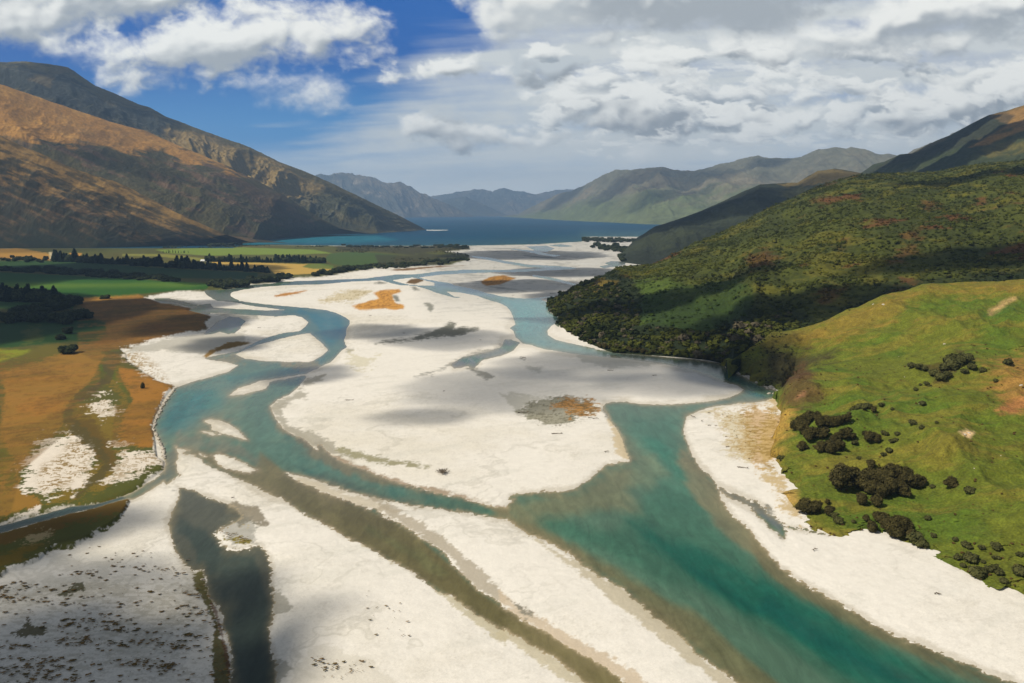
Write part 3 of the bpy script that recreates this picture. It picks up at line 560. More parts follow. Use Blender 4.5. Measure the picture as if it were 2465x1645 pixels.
# --- left mountain, three shoulders
gold = alb(196, 142, 66, 1.0); goldb = alb(224, 168, 84, 1.0); scrubd = alb(70, 72, 46, 1.0); olive = alb(108, 96, 58, 1.0); purp = alb(124, 94, 72, 1.0); rockg = alb(92, 92, 84)
def col_back(px, py, X, Y, Z, t, n, g):
    a = fbm(X/500, Y/500, 5); b2 = fbm(X/90, Y/90+Z/60, 5, 0.65)
    k = colbase(px, olive)
    paint(k, sstep(-0.2, 0.5, a+0.5*b2), alb(104, 92, 62))
    paint(k, sstep(0.2, 0.5, b2)*0.7, rockg)
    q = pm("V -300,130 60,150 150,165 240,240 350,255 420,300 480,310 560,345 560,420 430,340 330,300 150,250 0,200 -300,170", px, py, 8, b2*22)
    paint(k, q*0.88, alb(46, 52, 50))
    q = pm("G 300,300 600,230 620,260 500,330 420,420 250,330", px, py, 4, b2*16); paint(k, q*0.8, alb(120, 102, 66))
    q = pm("V 380,290 480,315 560,345 640,378 700,410 740,430 720,480 640,460 540,430 440,370 380,330", px, py, 8, b2*18); paint(k, q*0.85, alb(172, 140, 82, 1.0))
    q = pm("V 700,440 800,450 870,475 930,505 960,525 900,530 700,530 640,500", px, py, 8, b2*14); paint(k, q*0.7, alb(62, 66, 44, 1.0))
    for s in ("V 590,500 640,520 700,555 690,560 600,530", "V 760,480 800,500 860,520 850,528 780,505", "V 880,500 930,515 950,525 900,520"):
        paint(k, pm(s, px, py, 5, b2*14)*0.6, alb(128, 112, 66))
    paint(k, sstep(0.35, 0.6, fbm(X/40, Y/40+Z/20, 4))*0.3, alb(170, 165, 150))
    return k*np.array([0.52, 0.56, 0.56])
footL = [(-700, 640), (-300, 600), (0, 592), (210, 592), (420, 590), (600, 585), (634, 579), (672, 571), (728, 566), (795, 564.5), (862, 563), (930, 561.5), (985, 557), (1010, 555), (1028, 553.5)]
crestL = [(-700, 130, 6100), (-200, 140, 6100), (-20, 150, 6200), (70, 151, 6200), (163, 163, 6200), (230, 208, 6150), (362, 260, 6050), (400, 284, 6000), (503, 320, 5950), (587, 351, 5950), (671, 390, 6000), (770, 427, 6050), (850, 466, 6100), (965, 522, 6250), (1024, 552.5, 6450)]
# subdivide footL to pair by horizontal position
fx = [-700, -200, 0, 100, 250, 400, 520, 590, 650, 720, 790, 850, 910, 990, 1028]
fy = np.interp(fx, [p[0] for p in footL], [p[1] for p in footL])
pairs = [(fx[i], fy[i], None)+crestL[i] for i in range(15)]
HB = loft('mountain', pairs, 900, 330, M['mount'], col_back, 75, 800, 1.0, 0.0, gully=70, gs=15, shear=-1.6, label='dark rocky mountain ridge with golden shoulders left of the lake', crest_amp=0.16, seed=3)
def col_mid(px, py, X, Y, Z, t, n, g):
    a = fbm(X/420, Y/420, 5); b2 = fbm(X/70, Y/70+Z/50, 5, 0.65); s = fbm((px+py*1.9)/90, (py-px*0.45)/14, 5, 0.6)
    k = colbase(px, gold)
    paint(k, sstep(-0.1, 0.5, s)*0.7, goldb); paint(k, sstep(0.0, 0.6, a+b2*0.4)*0.5, alb(120, 90, 46))
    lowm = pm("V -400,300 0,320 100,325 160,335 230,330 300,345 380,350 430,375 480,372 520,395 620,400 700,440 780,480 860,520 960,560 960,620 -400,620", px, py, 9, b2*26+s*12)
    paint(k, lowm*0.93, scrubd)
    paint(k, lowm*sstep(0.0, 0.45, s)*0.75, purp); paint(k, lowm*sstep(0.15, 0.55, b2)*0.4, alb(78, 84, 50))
    paint(k, lowm*sstep(0.25, 0.6, a)*0.4, alb(112, 94, 56))
    q = pm("V 410,340 470,335 560,385 600,400 540,392 480,360", px, py, 3, b2*6); paint(k, q*0.7, alb(56, 58, 34))
    q = pm("V 520,400 640,450 700,500 760,550 700,560 620,500 540,440", px, py, 8, s*14); paint(k, q*0.65, alb(110, 84, 62))
    return k*np.array([0.54, 0.56, 0.54])
mp = [(-500, 605, None, -500, 100, 5000), (-100, 596, None, -100, 180, 5000), (0, 594, None, 0, 205, 5000), (150, 594, None, 157, 257, 5000), (260, 594, None, 262, 294, 5000), (350, 594, None, 350, 316, 4980), (430, 592, None, 455, 362, 4880), (520, 590, None, 560, 405, 4850), (600, 586, None, 680, 470, 4850), (640, 579, None, 760, 520, 4950), (690, 571, None, 820, 552, 5000), (740, 566.5, None, 870, 563, 5200)]
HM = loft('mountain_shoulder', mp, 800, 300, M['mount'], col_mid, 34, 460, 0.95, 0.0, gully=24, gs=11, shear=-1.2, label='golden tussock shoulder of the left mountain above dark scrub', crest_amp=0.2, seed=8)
def col_low(px, py, X, Y, Z, t, n, g):
    b2 = fbm(X/60, Y/60+Z/40, 5, 0.65); s = fbm((px+py*1.9)/70, (py-px*0.42)/9, 5, 0.6)
    k = colbase(px, alb(88, 76, 52, 1.0))
    paint(k, sstep(0.0, 0.5, s+0.3*b2)*0.8, alb(140, 108, 70, 1.0))
    paint(k, sstep(0.5, 0.95, t+0.35*s)*0.8*sstep(600, 440, px), alb(190, 146, 76, 1.0))
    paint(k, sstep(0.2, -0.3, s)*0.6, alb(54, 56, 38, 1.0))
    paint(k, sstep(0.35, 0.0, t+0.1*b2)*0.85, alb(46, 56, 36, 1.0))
    return k*np.array([0.47, 0.50, 0.52])
lp = [(-500, 600, None, -500, 260, 4100), (-60, 599, None, -60, 318, 4100), (0, 598, None, 0, 330, 4100), (120, 598, None, 160, 402, 3980), (230, 597, None, 321, 458, 3880), (330, 595, None, 441, 518, 3760), (430, 593, None, 545, 566, 3700), (520, 591, None, 640, 580, 3800)]
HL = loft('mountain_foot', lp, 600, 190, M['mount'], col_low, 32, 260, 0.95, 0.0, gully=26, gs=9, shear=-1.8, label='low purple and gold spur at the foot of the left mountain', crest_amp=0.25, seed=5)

# --- far ranges
def col_far(c1, c2, c3):
    def f(px, py, X, Y, Z, t, n, g):
        a = fbm(X/1500, Y/1500, 5); b2 = fbm(X/300, Y/300+Z/200, 5, 0.65)
        k = colbase(px, c1); paint(k, sstep(-0.2, 0.5, a+b2*0.5), c2); paint(k, sstep(0.25, 0.6, b2)*0.6, c3)
        return k
    return f
def vrange(name, base, crest, label, colf, seed, amp, scale, gully, gs, n1=500, shear=0.5):
    pr = []
    for i in range(len(crest)):
        x, y, d = crest[i]; bx, by = base[i]
        pr.append((bx/0.9533, by/0.9533, None, x/0.9533, y/0.9533, d))
    return loft(name, pr, n1, 120, M['far'], colf, amp, scale, 1.0, 0.0, gully=gully, gs=gs, shear=shear, label=label, crest_amp=0.5, seed=seed)
vrange('far_mountain', [(600, 500), (760, 500), (820, 500), (880, 500), (930, 500), (970, 499), (1010, 499), (1050, 498.5), (1090, 498)],
       [(600, 395, 19500), (730, 405, 19500), (800, 404, 19600), (840, 409, 19700), (880, 421, 19800), (920, 423, 19900), (960, 441, 20000), (1020, 466, 20300), (1075, 492, 20500)],
       'hazy blue grey range beyond the lake, behind the left mountain', col_far(alb(74, 76, 66), alb(108, 98, 78), alb(150, 140, 122)), 2, 260, 1800, 330, 14)
vrange('far_mountain', [(880, 495.5), (960, 495.5), (1020, 495.5), (1080, 495.5), (1120, 495.5), (1180, 495.5), (1240, 495.5), (1300, 495.5), (1400, 495.5), (1500, 494)],
       [(880, 470, 27500), (980, 452, 27500), (1040, 442, 27500), (1105, 434, 27500), (1130, 441, 27500), (1150, 434, 27500), (1230, 446, 27500), (1280, 438, 27800), (1310, 436, 28000), (1420, 445, 28000)],
       'palest blue mountains closing the head of the lake', col_far(alb(74, 76, 66), alb(100, 92, 74), alb(140, 130, 112)), 4, 320, 2400, 350, 13)
vrange('far_mountain', [(985, 497), (1030, 497), (1060, 497), (1100, 497), (1140, 497), (1170, 497)],
       [(985, 475, 23500), (1020, 462, 23500), (1070, 452, 23500), (1110, 470, 23500), (1140, 484, 23500), (1165, 494, 23500)],
       'low blue headland in the middle of the far shore', col_far(alb(66, 70, 60), alb(96, 88, 70), alb(120, 112, 92)), 6, 160, 1500, 100, 5, 300)
def col_r4(px, py, X, Y, Z, t, n, g):
    a = fbm(X/900, Y/900, 5); b2 = fbm(X/160, Y/160+Z/120, 5, 0.65)
    k = colbase(px, alb(100, 98, 78)); paint(k, sstep(-0.1, 0.5, a+b2*0.4)*0.8, alb(120, 110, 86))
    low = sstep(0.55, 0.15, t+0.25*b2); paint(k, low*0.8, alb(92, 104, 58)); paint(k, sstep(0.2, 0.5, b2)*0.35, alb(72, 78, 52))
    q = pm("V 1310,470 1400,455 1470,440 1560,430 1500,470 1420,495 1330,500", px, py, 6, b2*12); paint(k, q*0.5, alb(84, 92, 56))
    return k
vrange('right_range', [(1150, 497.5), (1190, 500), (1240, 503), (1290, 506), (1340, 508.5), (1400, 511), (1440, 513), (1480, 515), (1540, 516), (1620, 517), (1720, 519), (1820, 520), (1900, 520), (1980, 520), (2060, 520), (2140, 520), (2300, 520), (2500, 520)],
       [(1150, 497, 22000), (1190, 491, 20500), (1240, 466, 17500), (1300, 441, 16000), (1360, 416, 14500), (1420, 394, 13500), (1460, 389, 13000), (1520, 380, 12800), (1590, 394, 12600), (1660, 379, 12300), (1740, 358, 12000), (1800, 364, 11700), (1880, 346, 11500), (1965, 340, 11200), (2010, 352, 11000), (2080, 352, 10800), (2200, 305, 10600), (2500, 260, 10500)],
       'long brown range along the right shore of the lake', col_r4, 9, 110, 1100, 80, 15, 900, 1.6)
# --- right mountain and dark spurs
def col_r3(px, py, X, Y, Z, t, n, g):
    a = fbm(X/300, Y/300, 5); b2 = fbm(X/60, Y/60+Z/40, 5, 0.65)
    k = colbase(px, alb(54, 62, 38)); paint(k, sstep(0, .5, a+.4*b2)*0.7, alb(84, 84, 46))
    q = pm("P 1980,220 2150,180 2315,130 3200,0 3200,260 2315,300 2240,320 2150,340 2000,400 1830,500 1900,460 2050,380 2150,300", px, py, 4, b2*8); paint(k, q*0.85, alb(142, 108, 58))
    q = pm("P 1850,480 2000,400 2200,350 2315,300 3200,200 3200,300 2315,350 2150,420 1950,490", px, py, 3, b2*6); paint(k, q*0.8, alb(160, 118, 58))
    q = pm("P 1300,560 1450,480 1650,400 1600,450 1450,520", px, py, 2, b2*4); paint(k, q*0.8, alb(110, 100, 66))
    q = pm("P 1950,520 2315,430 3200,350 3200,500 2315,520 2000,600", px, py, 6, b2*14); paint(k, q*0.6, alb(106, 96, 46))
    q = pm("P 870,725 1200,570 1650,420 1850,295 2000,220 2150,190 2230,215 2170,300 2050,380 1850,470 1600,540 1200,640 900,740", px, py, 5, b2*6); paint(k, q*0.7, alb(48, 50, 40))  # cloud shade on the left face, painted in as a darker tone
    return k
r3 = [(2030, 500, 3300, 2060, 425, 4300), (2078, 500, 3250, 2078, 414, 4300), (2110, 500, 3200, 2102, 397, 4300), (2140, 500, 3150, 2129, 391, 4250), (2170, 500, 3100, 2166, 373, 4200), (2200, 500, 3050, 2193, 370, 4200), (2240, 500, 3000, 2233, 349, 4100), (2290, 500, 2950, 2287, 327, 4000), (2340, 500, 2900, 2340, 298, 3900), (2381, 500, 2850, 2381, 278, 3850), (2421, 500, 2800, 2421, 268, 3800), (2465, 500, 2750, 2465, 255, 3800), (2800, 500, 2700, 2800, 190, 3800), (3100, 500, 2700, 3100, 160, 3800)]
loft('right_mountain', r3, 500, 220, M['mount'], col_r3, 40, 420, 1.0, 0.0, gully=35, gs=6, label='big dark mountain with tawny top at the right edge', crest_amp=0.1, seed=12, shear=1.0)
def col_r2(px, py, X, Y, Z, t, n, g):
    a = fbm(X/260, Y/260, 5); b2 = fbm(X/40, Y/40+Z/30, 5, 0.65)
    k = colbase(px, alb(40, 46, 34)); paint(k, sstep(0, .5, a+.4*b2)*0.6, alb(58, 64, 42))
    q = pm("P 100,840 370,770 450,725 600,700 850,740 1000,760 700,800 400,840 200,860", px, py, 3, b2*8); paint(k, q*0.7, alb(112, 96, 54))
    q = pm("P 100,900 300,850 400,880 200,980", px, py, 6, b2*14); paint(k, q*0.5, alb(84, 84, 46))
    return k
r2 = [(1486, 616, None, 1500, 606, 2750), (1492, 628, None, 1533, 573, 3200), (1500, 632, None, 1549, 564, 3250), (1520, 636, None, 1576, 546, 3350), (1550, 640, None, 1620, 533, 3450), (1600, 640, None, 1690, 508, 3550), (1680, 640, None, 1760, 475, 3650), (1780, 640, None, 1830, 443, 3750), (1840, 640, None, 1865, 442, 3800), (1900, 640, None, 1920, 441, 3800), (1940, 640, None, 1944, 426, 3800), (1965, 640, None, 1968, 412, 3800), (2000, 640, None, 2010, 407, 3800), (2060, 640, None, 2072, 417, 3800), (2150, 640, None, 2150, 428, 3850), (2400, 640, None, 2400, 430, 3900)]
loft('dark_spur', r2, 600, 220, M['mount'], col_r2, 26, 260, 1.0, 0.0, gully=22, gs=10, label='dark wooded spur running down to the lake shore', crest_amp=0.15, seed=14, shear=1.0)
# small shoreline spits on the lake
def sheet(name, poly, mat, c, label, h=1.2):
    P = pts(poly); x, y = ground(P[:, 0], P[:, 1]); n = len(P)
    V = [(x[i], y[i], -0.5) for i in range(n)]+[(x.mean()+(x[i]-x.mean())*0.93, y.mean()+(y[i]-y.mean())*0.93, h) for i in range(n)]
    me = bpy.data.meshes.new(name); me.from_pydata(V, [], [[i, (i+1) % n, (i+1) % n+n, i+n] for i in range(n)]+[list(range(n, 2*n))])
    a = me.attributes.new('Col', 'FLOAT_COLOR', 'POINT'); a.data.foreach_set('color', np.tile(np.r_[c, 1.0].astype(F32), 2*n))
    return tag(link(name, me, mat), label, kind='structure')
sheet('spit', "C 95,201 290,202 300,205 200,208 100,207", M['ground'], alb(200, 200, 190), 'thin pale gravel spit off the left headland')
# --- forested hill
sg = alb(74, 84, 30); sgd = alb(44, 54, 26); sgy = alb(112, 108, 36); rst = alb(112, 72, 42)
def col_forest(px, py, X, Y, Z, t, n, g):
    a = fbm(X/120, Y/120, 5); b2 = fbm(X/22, Y/22+Z/20, 5, 0.65); c_ = fbm(X/60+40, Y/60+Z/50, 4, 0.6)
    k = colbase(px, sgd)
    up = pm("D 700,330 1300,140 1600,0 P 0,1060 800,770 1300,740 1700,690 2315,640 3500,560 X 3000,640 2465,640 2150,700 2000,760 1850,760 D 1600,600 1300,620 1000,480 850,440", px, py, 14, b2*24)
    paint(k, up*(0.45+0.45*sstep(-0.3, 0.4, a+b2)), alb(88, 94, 34))
    paint(k, up*sstep(0.05, 0.4, c_+0.3*b2)*0.7, sgy)
    paint(k, sstep(0.38, 0.55, fbm(X/90+7, Y/90+Z/90, 4, 0.55)+0.15*b2)*up*0.8, rst)
    for s in ("E 420,600 560,500 700,510 600,600 500,660", "E 600,130 720,80 760,110 660,160", "E 1090,260 1200,170 1340,100 1350,150 1250,230 1120,280", "E 1240,30 1320,-20 1410,-40 1400,20 1280,40", "D 1850,220 2050,140 2150,260 1900,330", "P 1380,1030 1500,980 1560,1030 1450,1070", "P 420,1000 560,960 560,1010"):
        paint(k, pm(s, px, py, 9, b2*26)*0.6, rst)
    m1 = pm("D 850,440 1000,420 1150,400 1250,440 1500,470 1650,420 1800,430 1940,520 1900,700 1700,820 1550,880 1400,920 1150,860 900,830 870,700 950,560 880,490", px, py, 7, b2*18)
    paint(k, m1*0.7, alb(60, 82, 32)); paint(k, m1*sstep(0, .4, a+.4*b2)*0.6, alb(98, 118, 42))
    m2 = pm("D 420,480 540,410 700,440 640,520 480,560", px, py, 4, b2*10); paint(k, m2*0.7, alb(140, 118, 44))
    return k*np.array([0.72, 0.72, 0.72])
ft = [(1316, 722, None, 1318, 717, 1330), (1319, 749, None, 1340, 716, 1350), (1345, 765, None, 1375, 697, 1400), (1340, 780, None, 1408, 680, 1450), (1370, 800, None, 1450, 666, 1500), (1407, 824, None, 1487, 645, 1550), (1434, 836, None, 1522, 640, 1620), (1475, 850, None, 1568, 636, 1680), (1560, 856, None, 1620, 612, 1720), (1640, 862, None, 1680, 582, 1760), (1700, 868, None, 1728, 560, 1800), (1742, 877, None, 1780, 536, 1850), (1760, 878, 745, 1845, 507, 1900), (1800, 862, 790, 1900, 480, 1950), (1880, 835, 830, 1955, 455, 2000), (1960, 800, 860, 2010, 437, 2050), (2040, 775, 890, 2070, 424, 2100), (2120, 745, 920, 2130, 420, 2150), (2200, 728, 950, 2200, 417, 2200), (2300, 715, 970, 2300, 403, 2250), (2465, 705, 1000, 2465, 385, 2300), (2700, 700, 1000, 2700, 365, 2300), (3000, 700, 1000, 3000, 350, 2300)]
HF = loft('forested_hill', ft, 950, 420, M['hill'], col_forest, 13, 150, 0.9, 0.15, gully=9, gs=12, label='scrub covered hill rising from the right bank', crest_amp=0.35, seed=21, shear=1.0)
# --- pasture knolls
gr1 = alb(96, 108, 36, 0.76); gr2 = alb(76, 106, 32, 0.76); gr3 = alb(126, 116, 48, 0.78)
def col_knoll(px, py, X, Y, Z, t, n, g):
    a = fbm(X/60, Y/60, 5); b2 = fbm(X/10, Y/10+Z/6, 5, 0.65); s = fbm((X-Y*0.3)/55+9, (Y+X*0.3)/16, 5, 0.6)
    def pm(q_, px_, py_, so, nz_): return sstep(-so*2.4-4, so*2.4+4, sdf(q_, px_, py_)+nz_*2.6+a*14)
    k = colbase(px, gr1)
    paint(k, sstep(-0.15, 0.4, a+.3*b2)*0.75, gr2); paint(k, sstep(0.0, 0.45, s+0.3*b2)*0.5, gr3)
    paint(k, sstep(0.3, 0.6, b2)*0.3, alb(84, 76, 40)); 
    q = pm("E 0,950 200,890 430,830 700,700 1050,570 1500,470 2315,420 3500,380 3500,480 2315,560 1800,520 1400,560 1250,640 1150,800 900,900 600,960 300,1000 0,1080", px, py, 8, b2*14); paint(k, q*0.5, alb(146, 120, 54, 0.75))
    q = pm("D 1650,1200 1900,1040 2050,930 2200,900 2315,1000 2315,1250 2150,1400 2050,1390 1880,1310", px, py, 8, b2*16); paint(k, q*0.65, alb(74, 78, 38))  # green-brown slope, with its shade painted into a darker tone
    q = pm("E 0,1050 300,1100 620,1080 650,1140 400,1200 330,1300 150,1400 0,1350", px, py, 6, b2*12); paint(k, q*0.8, alb(52, 50, 34))  # lower part of that slope painted darker still, as shade
    q = pm("F 130,200 200,60 330,-60 400,20 480,130 480,230 400,300 260,320 150,260", px, py, 4, b2*10); paint(k, q*0.7, alb(84, 62, 42, .8))
    q = pm("F 290,200 340,165 330,200 270,230", px, py, 2, b2*4); paint(k, q*0.8, alb(160, 120, 90))
    q = pm("F 2080,320 2200,260 2315,180 2700,100 2700,250 2315,300 2200,330", px, py, 4, b2*8); paint(k, q*0.7, alb(168, 112, 76))
    q = pm("E 2000,1250 2315,1120 3000,1000 3000,1500 2315,1568 2100,1500 2050,1350", px, py, 12, b2*22); paint(k, q*0.65, alb(150, 112, 62))
    q = pm("E 1950,750 2100,640 2315,600 2315,660 2100,740", px, py, 4, b2*6); paint(k, q*0.7, alb(60, 92, 34))
    q = pm("E 2000,715 2120,630 2230,600 2130,660 2020,725", px, py, 1.2, b2*3); paint(k, q*0.8, alb(175, 150, 105))
    q = pm("E 1250,1200 1300,1170 1500,1170 1650,1100 1720,1080 1830,1130 1700,1220 1660,1290 1560,1340 1480,1260 1420,1220", px, py, 4, b2*10); paint(k, q*0.7, alb(66, 54, 34))
    q = pm("F 1735,520 1800,510 1860,530 1830,575 1790,560", px, py, 1.5, b2*3); paint(k, q, alb(230, 205, 160))
    q = pm("F -40,380 100,330 230,340 200,500 120,640 60,760 150,960 240,1120 300,1250 200,1200 100,1000 0,820 -40,500", px, py, 8, b2*10); paint(k, q*0.8, alb(164, 136, 66))
    q = pm("F 300,1220 500,1380 700,1440 900,1440 1250,1540 1100,1560 600,1500 300,1300", px, py, 5, b2*10); paint(k, q*0.7, alb(134, 126, 54))
    q = pm("F 100,1040 260,1010 280,1250 480,1400 560,1440 400,1380 220,1180", px, py, 4, b2*8); paint(k, q*0.4, alb(174, 150, 90))
    return k*np.array([1.18, 1.05, 1.0])
kb = [(1741, 878, None, 1750, 872, 745), (1768, 890, None, 1775, 860, 770), (1804, 912, None, 1825, 825, 800), (1846, 933, None, 1860, 800, 820), (1873, 943, None, 1900, 796, 830), (1900, 935, 720, 1945, 785, 835), (1950, 925, 700, 1990, 770, 840), (2010, 900, 700, 2035, 748, 850), (2070, 890, 700, 2064, 743, 850), (2120, 880, 700, 2092, 729, 860), (2180, 870, 700, 2126, 713, 860), (2240, 870, 700, 2175, 705, 870), (2300, 870, 700, 2220, 689, 880), (2360, 870, 690, 2330, 680, 900), (2420, 870, 680, 2465, 672, 910), (2600, 870, 680, 2600, 665, 920), (2950, 870, 680, 2950, 650, 930)]
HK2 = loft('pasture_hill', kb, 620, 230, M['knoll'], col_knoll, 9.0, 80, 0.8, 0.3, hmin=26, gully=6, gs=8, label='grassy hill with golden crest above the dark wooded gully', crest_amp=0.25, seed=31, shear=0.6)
kf = [(1862, 955, None, 1866, 948, 655), (1885, 990, None, 1885, 935, 660), (1872, 1050, None, 1900, 915, 665), (1851, 1103, None, 1933, 897, 670), (1880, 1157, None, 1965, 884, 680), (1899, 1190, None, 2000, 875, 690), (1917, 1235, None, 2050, 866, 700), (1952, 1259, None, 2100, 858, 705), (1985, 1280, None, 2170, 856, 705), (2030, 1289, None, 2230, 842, 705), (2081, 1293, None, 2290, 831, 705), (2120, 1300, None, 2345, 829, 705), (2161, 1311, None, 2400, 834, 705), (2220, 1335, None, 2465, 838, 705), (2263, 1354, None, 2540, 838, 705), (2311, 1377, None, 2620, 838, 705), (2354, 1402, None, 2700, 838, 705), (2407, 1423, None, 2800, 836, 705), (2465, 1440, None, 2900, 830, 700), (2700, 1520, None, 3150, 820, 690), (3100, 1700, None, 3600, 800, 640)]
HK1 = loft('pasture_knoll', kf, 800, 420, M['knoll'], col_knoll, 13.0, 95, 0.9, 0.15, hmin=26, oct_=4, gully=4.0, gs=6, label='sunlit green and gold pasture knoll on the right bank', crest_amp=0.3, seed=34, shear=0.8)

# sampler: nearest surface point for a photo pixel on one hill
def hill_point(H, px, py, mode=0):
    X, Y, Z, hx, hy, t = H[1][:6]
    d = (hx-px)**2+(hy-py)**2+np.where(t >= 1, 400, 0)
    i = np.argmin(d); return np.array([X.flat[i], Y.flat[i], Z.flat[i]])
def gpoint(px, py):
    x, y = ground(px, py); return np.array([float(x), float(y), 0.9])

# ================================================================== PLANTS
def blob_tris(n, lobes, size, rs, shell=0.75, up=0.4):
    """leaf clumps spread through a volume made of lobes [(cx,cy,cz,rx,ry,rz)]"""
    V = []; 
    w_ = np.array([l[3]*l[4]*l[5] for l in lobes])**0.67; w_ /= w_.sum()
    li = rs.choice(len(lobes), n, p=w_)
    L = np.array(lobes)[li]
    d = rs.normal(size=(n, 3)); d /= np.linalg.norm(d, axis=1)[:, None]
    r = shell+(1-shell)*rs.rand(n)**0.6; r *= 1+0.10*rs.normal(size=n)
    c = L[:, :3]+d*L[:, 3:]*r[:, None]
    out = d.copy(); out[:, 2] += up
    a = rs.normal(size=(n, 3))+0.0; a -= out*(a*out).sum(1)[:, None]/((out*out).sum(1)[:, None]); a /= np.linalg.norm(a, axis=1)[:, None]
    b = np.cross(out, a); b /= np.linalg.norm(b, axis=1)[:, None]+1e-6
    tilt = out*(rs.rand(n, 1)-0.5)*1.0
    s = size*(0.6+0.8*rs.rand(n, 1))
    p0 = c+a*s; p1 = c-a*s*0.5+b*s*0.8+tilt*s; p2 = c-a*s*0.5-b*s*0.8-tilt*s
    V = np.stack([p0, p1, p2], 1).reshape(-1, 3)
    return V, np.arange(3*n).reshape(n, 3)
def core(lobes, rs, k=0.86, sub=2):
    import bmesh
    VV = []; FF = []; off = 0
    for l in lobes:
        bm = bmesh.new(); bmesh.ops.create_icosphere(bm, subdivisions=sub, radius=1)
        v = np.array([x.co[:] for x in bm.verts]); f = np.array([[q.index for q in p.verts] for p in bm.faces]); bm.free()
        v *= 1+0.14*rs.normal(size=(len(v), 1))
        v = v*np.array(l[3:])*k+np.array(l[:3]); VV.append(v); FF.append(f+off); off += len(v)
    return np.concatenate(VV), np.concatenate(FF)
def crown_mesh(name, lobes, n, size, c1, c2, rs, k=0.86, sub=2):
    v1, f1 = core(lobes, rs, k, sub); v2, f2 = blob_tris(n, lobes, size, rs)
    V = np.concatenate([v1, v2]); F = np.concatenate([f1, f2+len(v1)])
    m1 = np.clip(rs.rand(len(v1)), 0, 1)*0.5
    clump = fbm(v2[::3, 0]*0.45+3, v2[::3, 2]*0.45+v2[::3, 1]*0.3, 3)
    m2 = np.repeat(np.clip(0.45+0.7*clump+0.35*rs.rand(n), 0, 1), 3)
    m = np.concatenate([m1, m2])[:, None]
    me = mesh_np(name, V, F, c1*(1-m)+c2*m, smooth=False); me.materials.append(M['leaf']); return me
def trunk_mesh(name, h, r0, r1, rs, limbs=4):
    VV = []; FF = []; off = 0
    def seg(P, R):
        nonlocal off
        k = 7; V = []
        for (p, r) in zip(P, R):
            for i in range(k): V.append((p[0]+r*math.cos(6.283*i/k), p[1]+r*math.sin(6.283*i/k), p[2]))
        for j in range(len(P)-1):
            for i in range(k): FF.append([off+j*k+i, off+j*k+(i+1) % k, off+(j+1)*k+(i+1) % k, off+(j+1)*k+i])
        VV.extend(V); off += len(V)
    z = np.linspace(-0.6, h, 6); wob = rs.normal(size=(6, 2))*0.05*h; wob[0] = 0
    P = [(wob[i, 0], wob[i, 1], z[i]) for i in range(6)]; seg(P, np.linspace(r0, r1, 6))
    for i in range(limbs):
        a = rs.rand()*6.28; z0 = h*(0.35+0.5*rs.rand()); ln = h*0.45
        P = [(t_*ln*math.cos(a), t_*ln*math.sin(a), z0+t_*ln*0.7) for t_ in (0, .33, .66, 1)]; seg(P, np.linspace(r1*1.3, r1*0.3, 4))
    me = mesh_np(name, np.array(VV), np.array(FF), None); me.materials.append(M['bark']); return me
def lobes_round(rs, R, H, n=6, squash=0.8):
    L = [(0, 0, H*0.52, R*0.85, R*0.85, H*0.42)]
    for i in range(n):
        a = 6.28*i/n+rs.rand(); rr = R*(0.35+0.45*rs.rand()); q = R*(0.26+0.3*rs.rand())
        L.append((rr*math.cos(a), rr*math.sin(a), H*(0.3+0.45*rs.rand()), q, q, q*squash*1.1))
    return L
G1 = alb(34, 34, 22, 1.0); G2 = alb(72, 66, 46, 1.0)
def conifer_lobes(rs, R, H):
    L = []
    for i in range(7):
        f = i/6.0; L.append((rs.normal()*0.05*R, rs.normal()*0.05*R, H*(0.14+0.78*f), R*(1-0.72*f), R*(1-0.72*f), H*0.13))
    return L
TREES = {}
def kind_tree(key, builder, n=3):
    TREES[key] = [builder(np.random.RandomState(100+7*i+hash(key) % 1 + len(key))) for i in range(n)]
kind_tree('beech', lambda rs: (crown_mesh('crown', lobes_round(rs, 4.2, 9.0, 7), 2400, 0.45, alb(26, 27, 15, 1.0), alb(76, 70, 40, 1.0), rs, k=0.8), trunk_mesh('trunk', 5.0, 0.32, 0.14, rs)), 5)
kind_tree('bush', lambda rs: (crown_mesh('foliage', lobes_round(rs, 1.6, 2.2, 5), 350, 0.34, alb(36, 40, 22, 1.0), alb(80, 80, 46, 1.0), rs, sub=1), trunk_mesh('stem', 1.2, 0.10, 0.05, rs, 3)), 4)
kind_tree('conifer', lambda rs: (crown_mesh('crown', conifer_lobes(rs, 4.8, 17.0), 900, 0.75, alb(14, 24, 18, 1.0), alb(34, 46, 30, 1.0), rs, sub=1), trunk_mesh('trunk', 12.0, 0.4, 0.1, rs, 2)), 4)
kind_tree('willow', lambda rs: (crown_mesh('crown', lobes_round(rs, 6.0, 8.5, 8), 1100, 0.8, alb(28, 36, 24, 1.0), alb(64, 70, 44, 1.0), rs), trunk_mesh('trunk', 4.5, 0.35, 0.15, rs)), 4)
kind_tree('poplar', lambda rs: (crown_mesh('crown', [(0, 0, 8, 1.3, 1.3, 7.5), (0.2, 0, 5, 1.5, 1.4, 4.0)], 500, 0.55, alb(30, 38, 24, 1.0), alb(60, 66, 38, 1.0), rs, sub=1), trunk_mesh('trunk', 6, 0.25, 0.1, rs, 2)), 2)
USED = {}
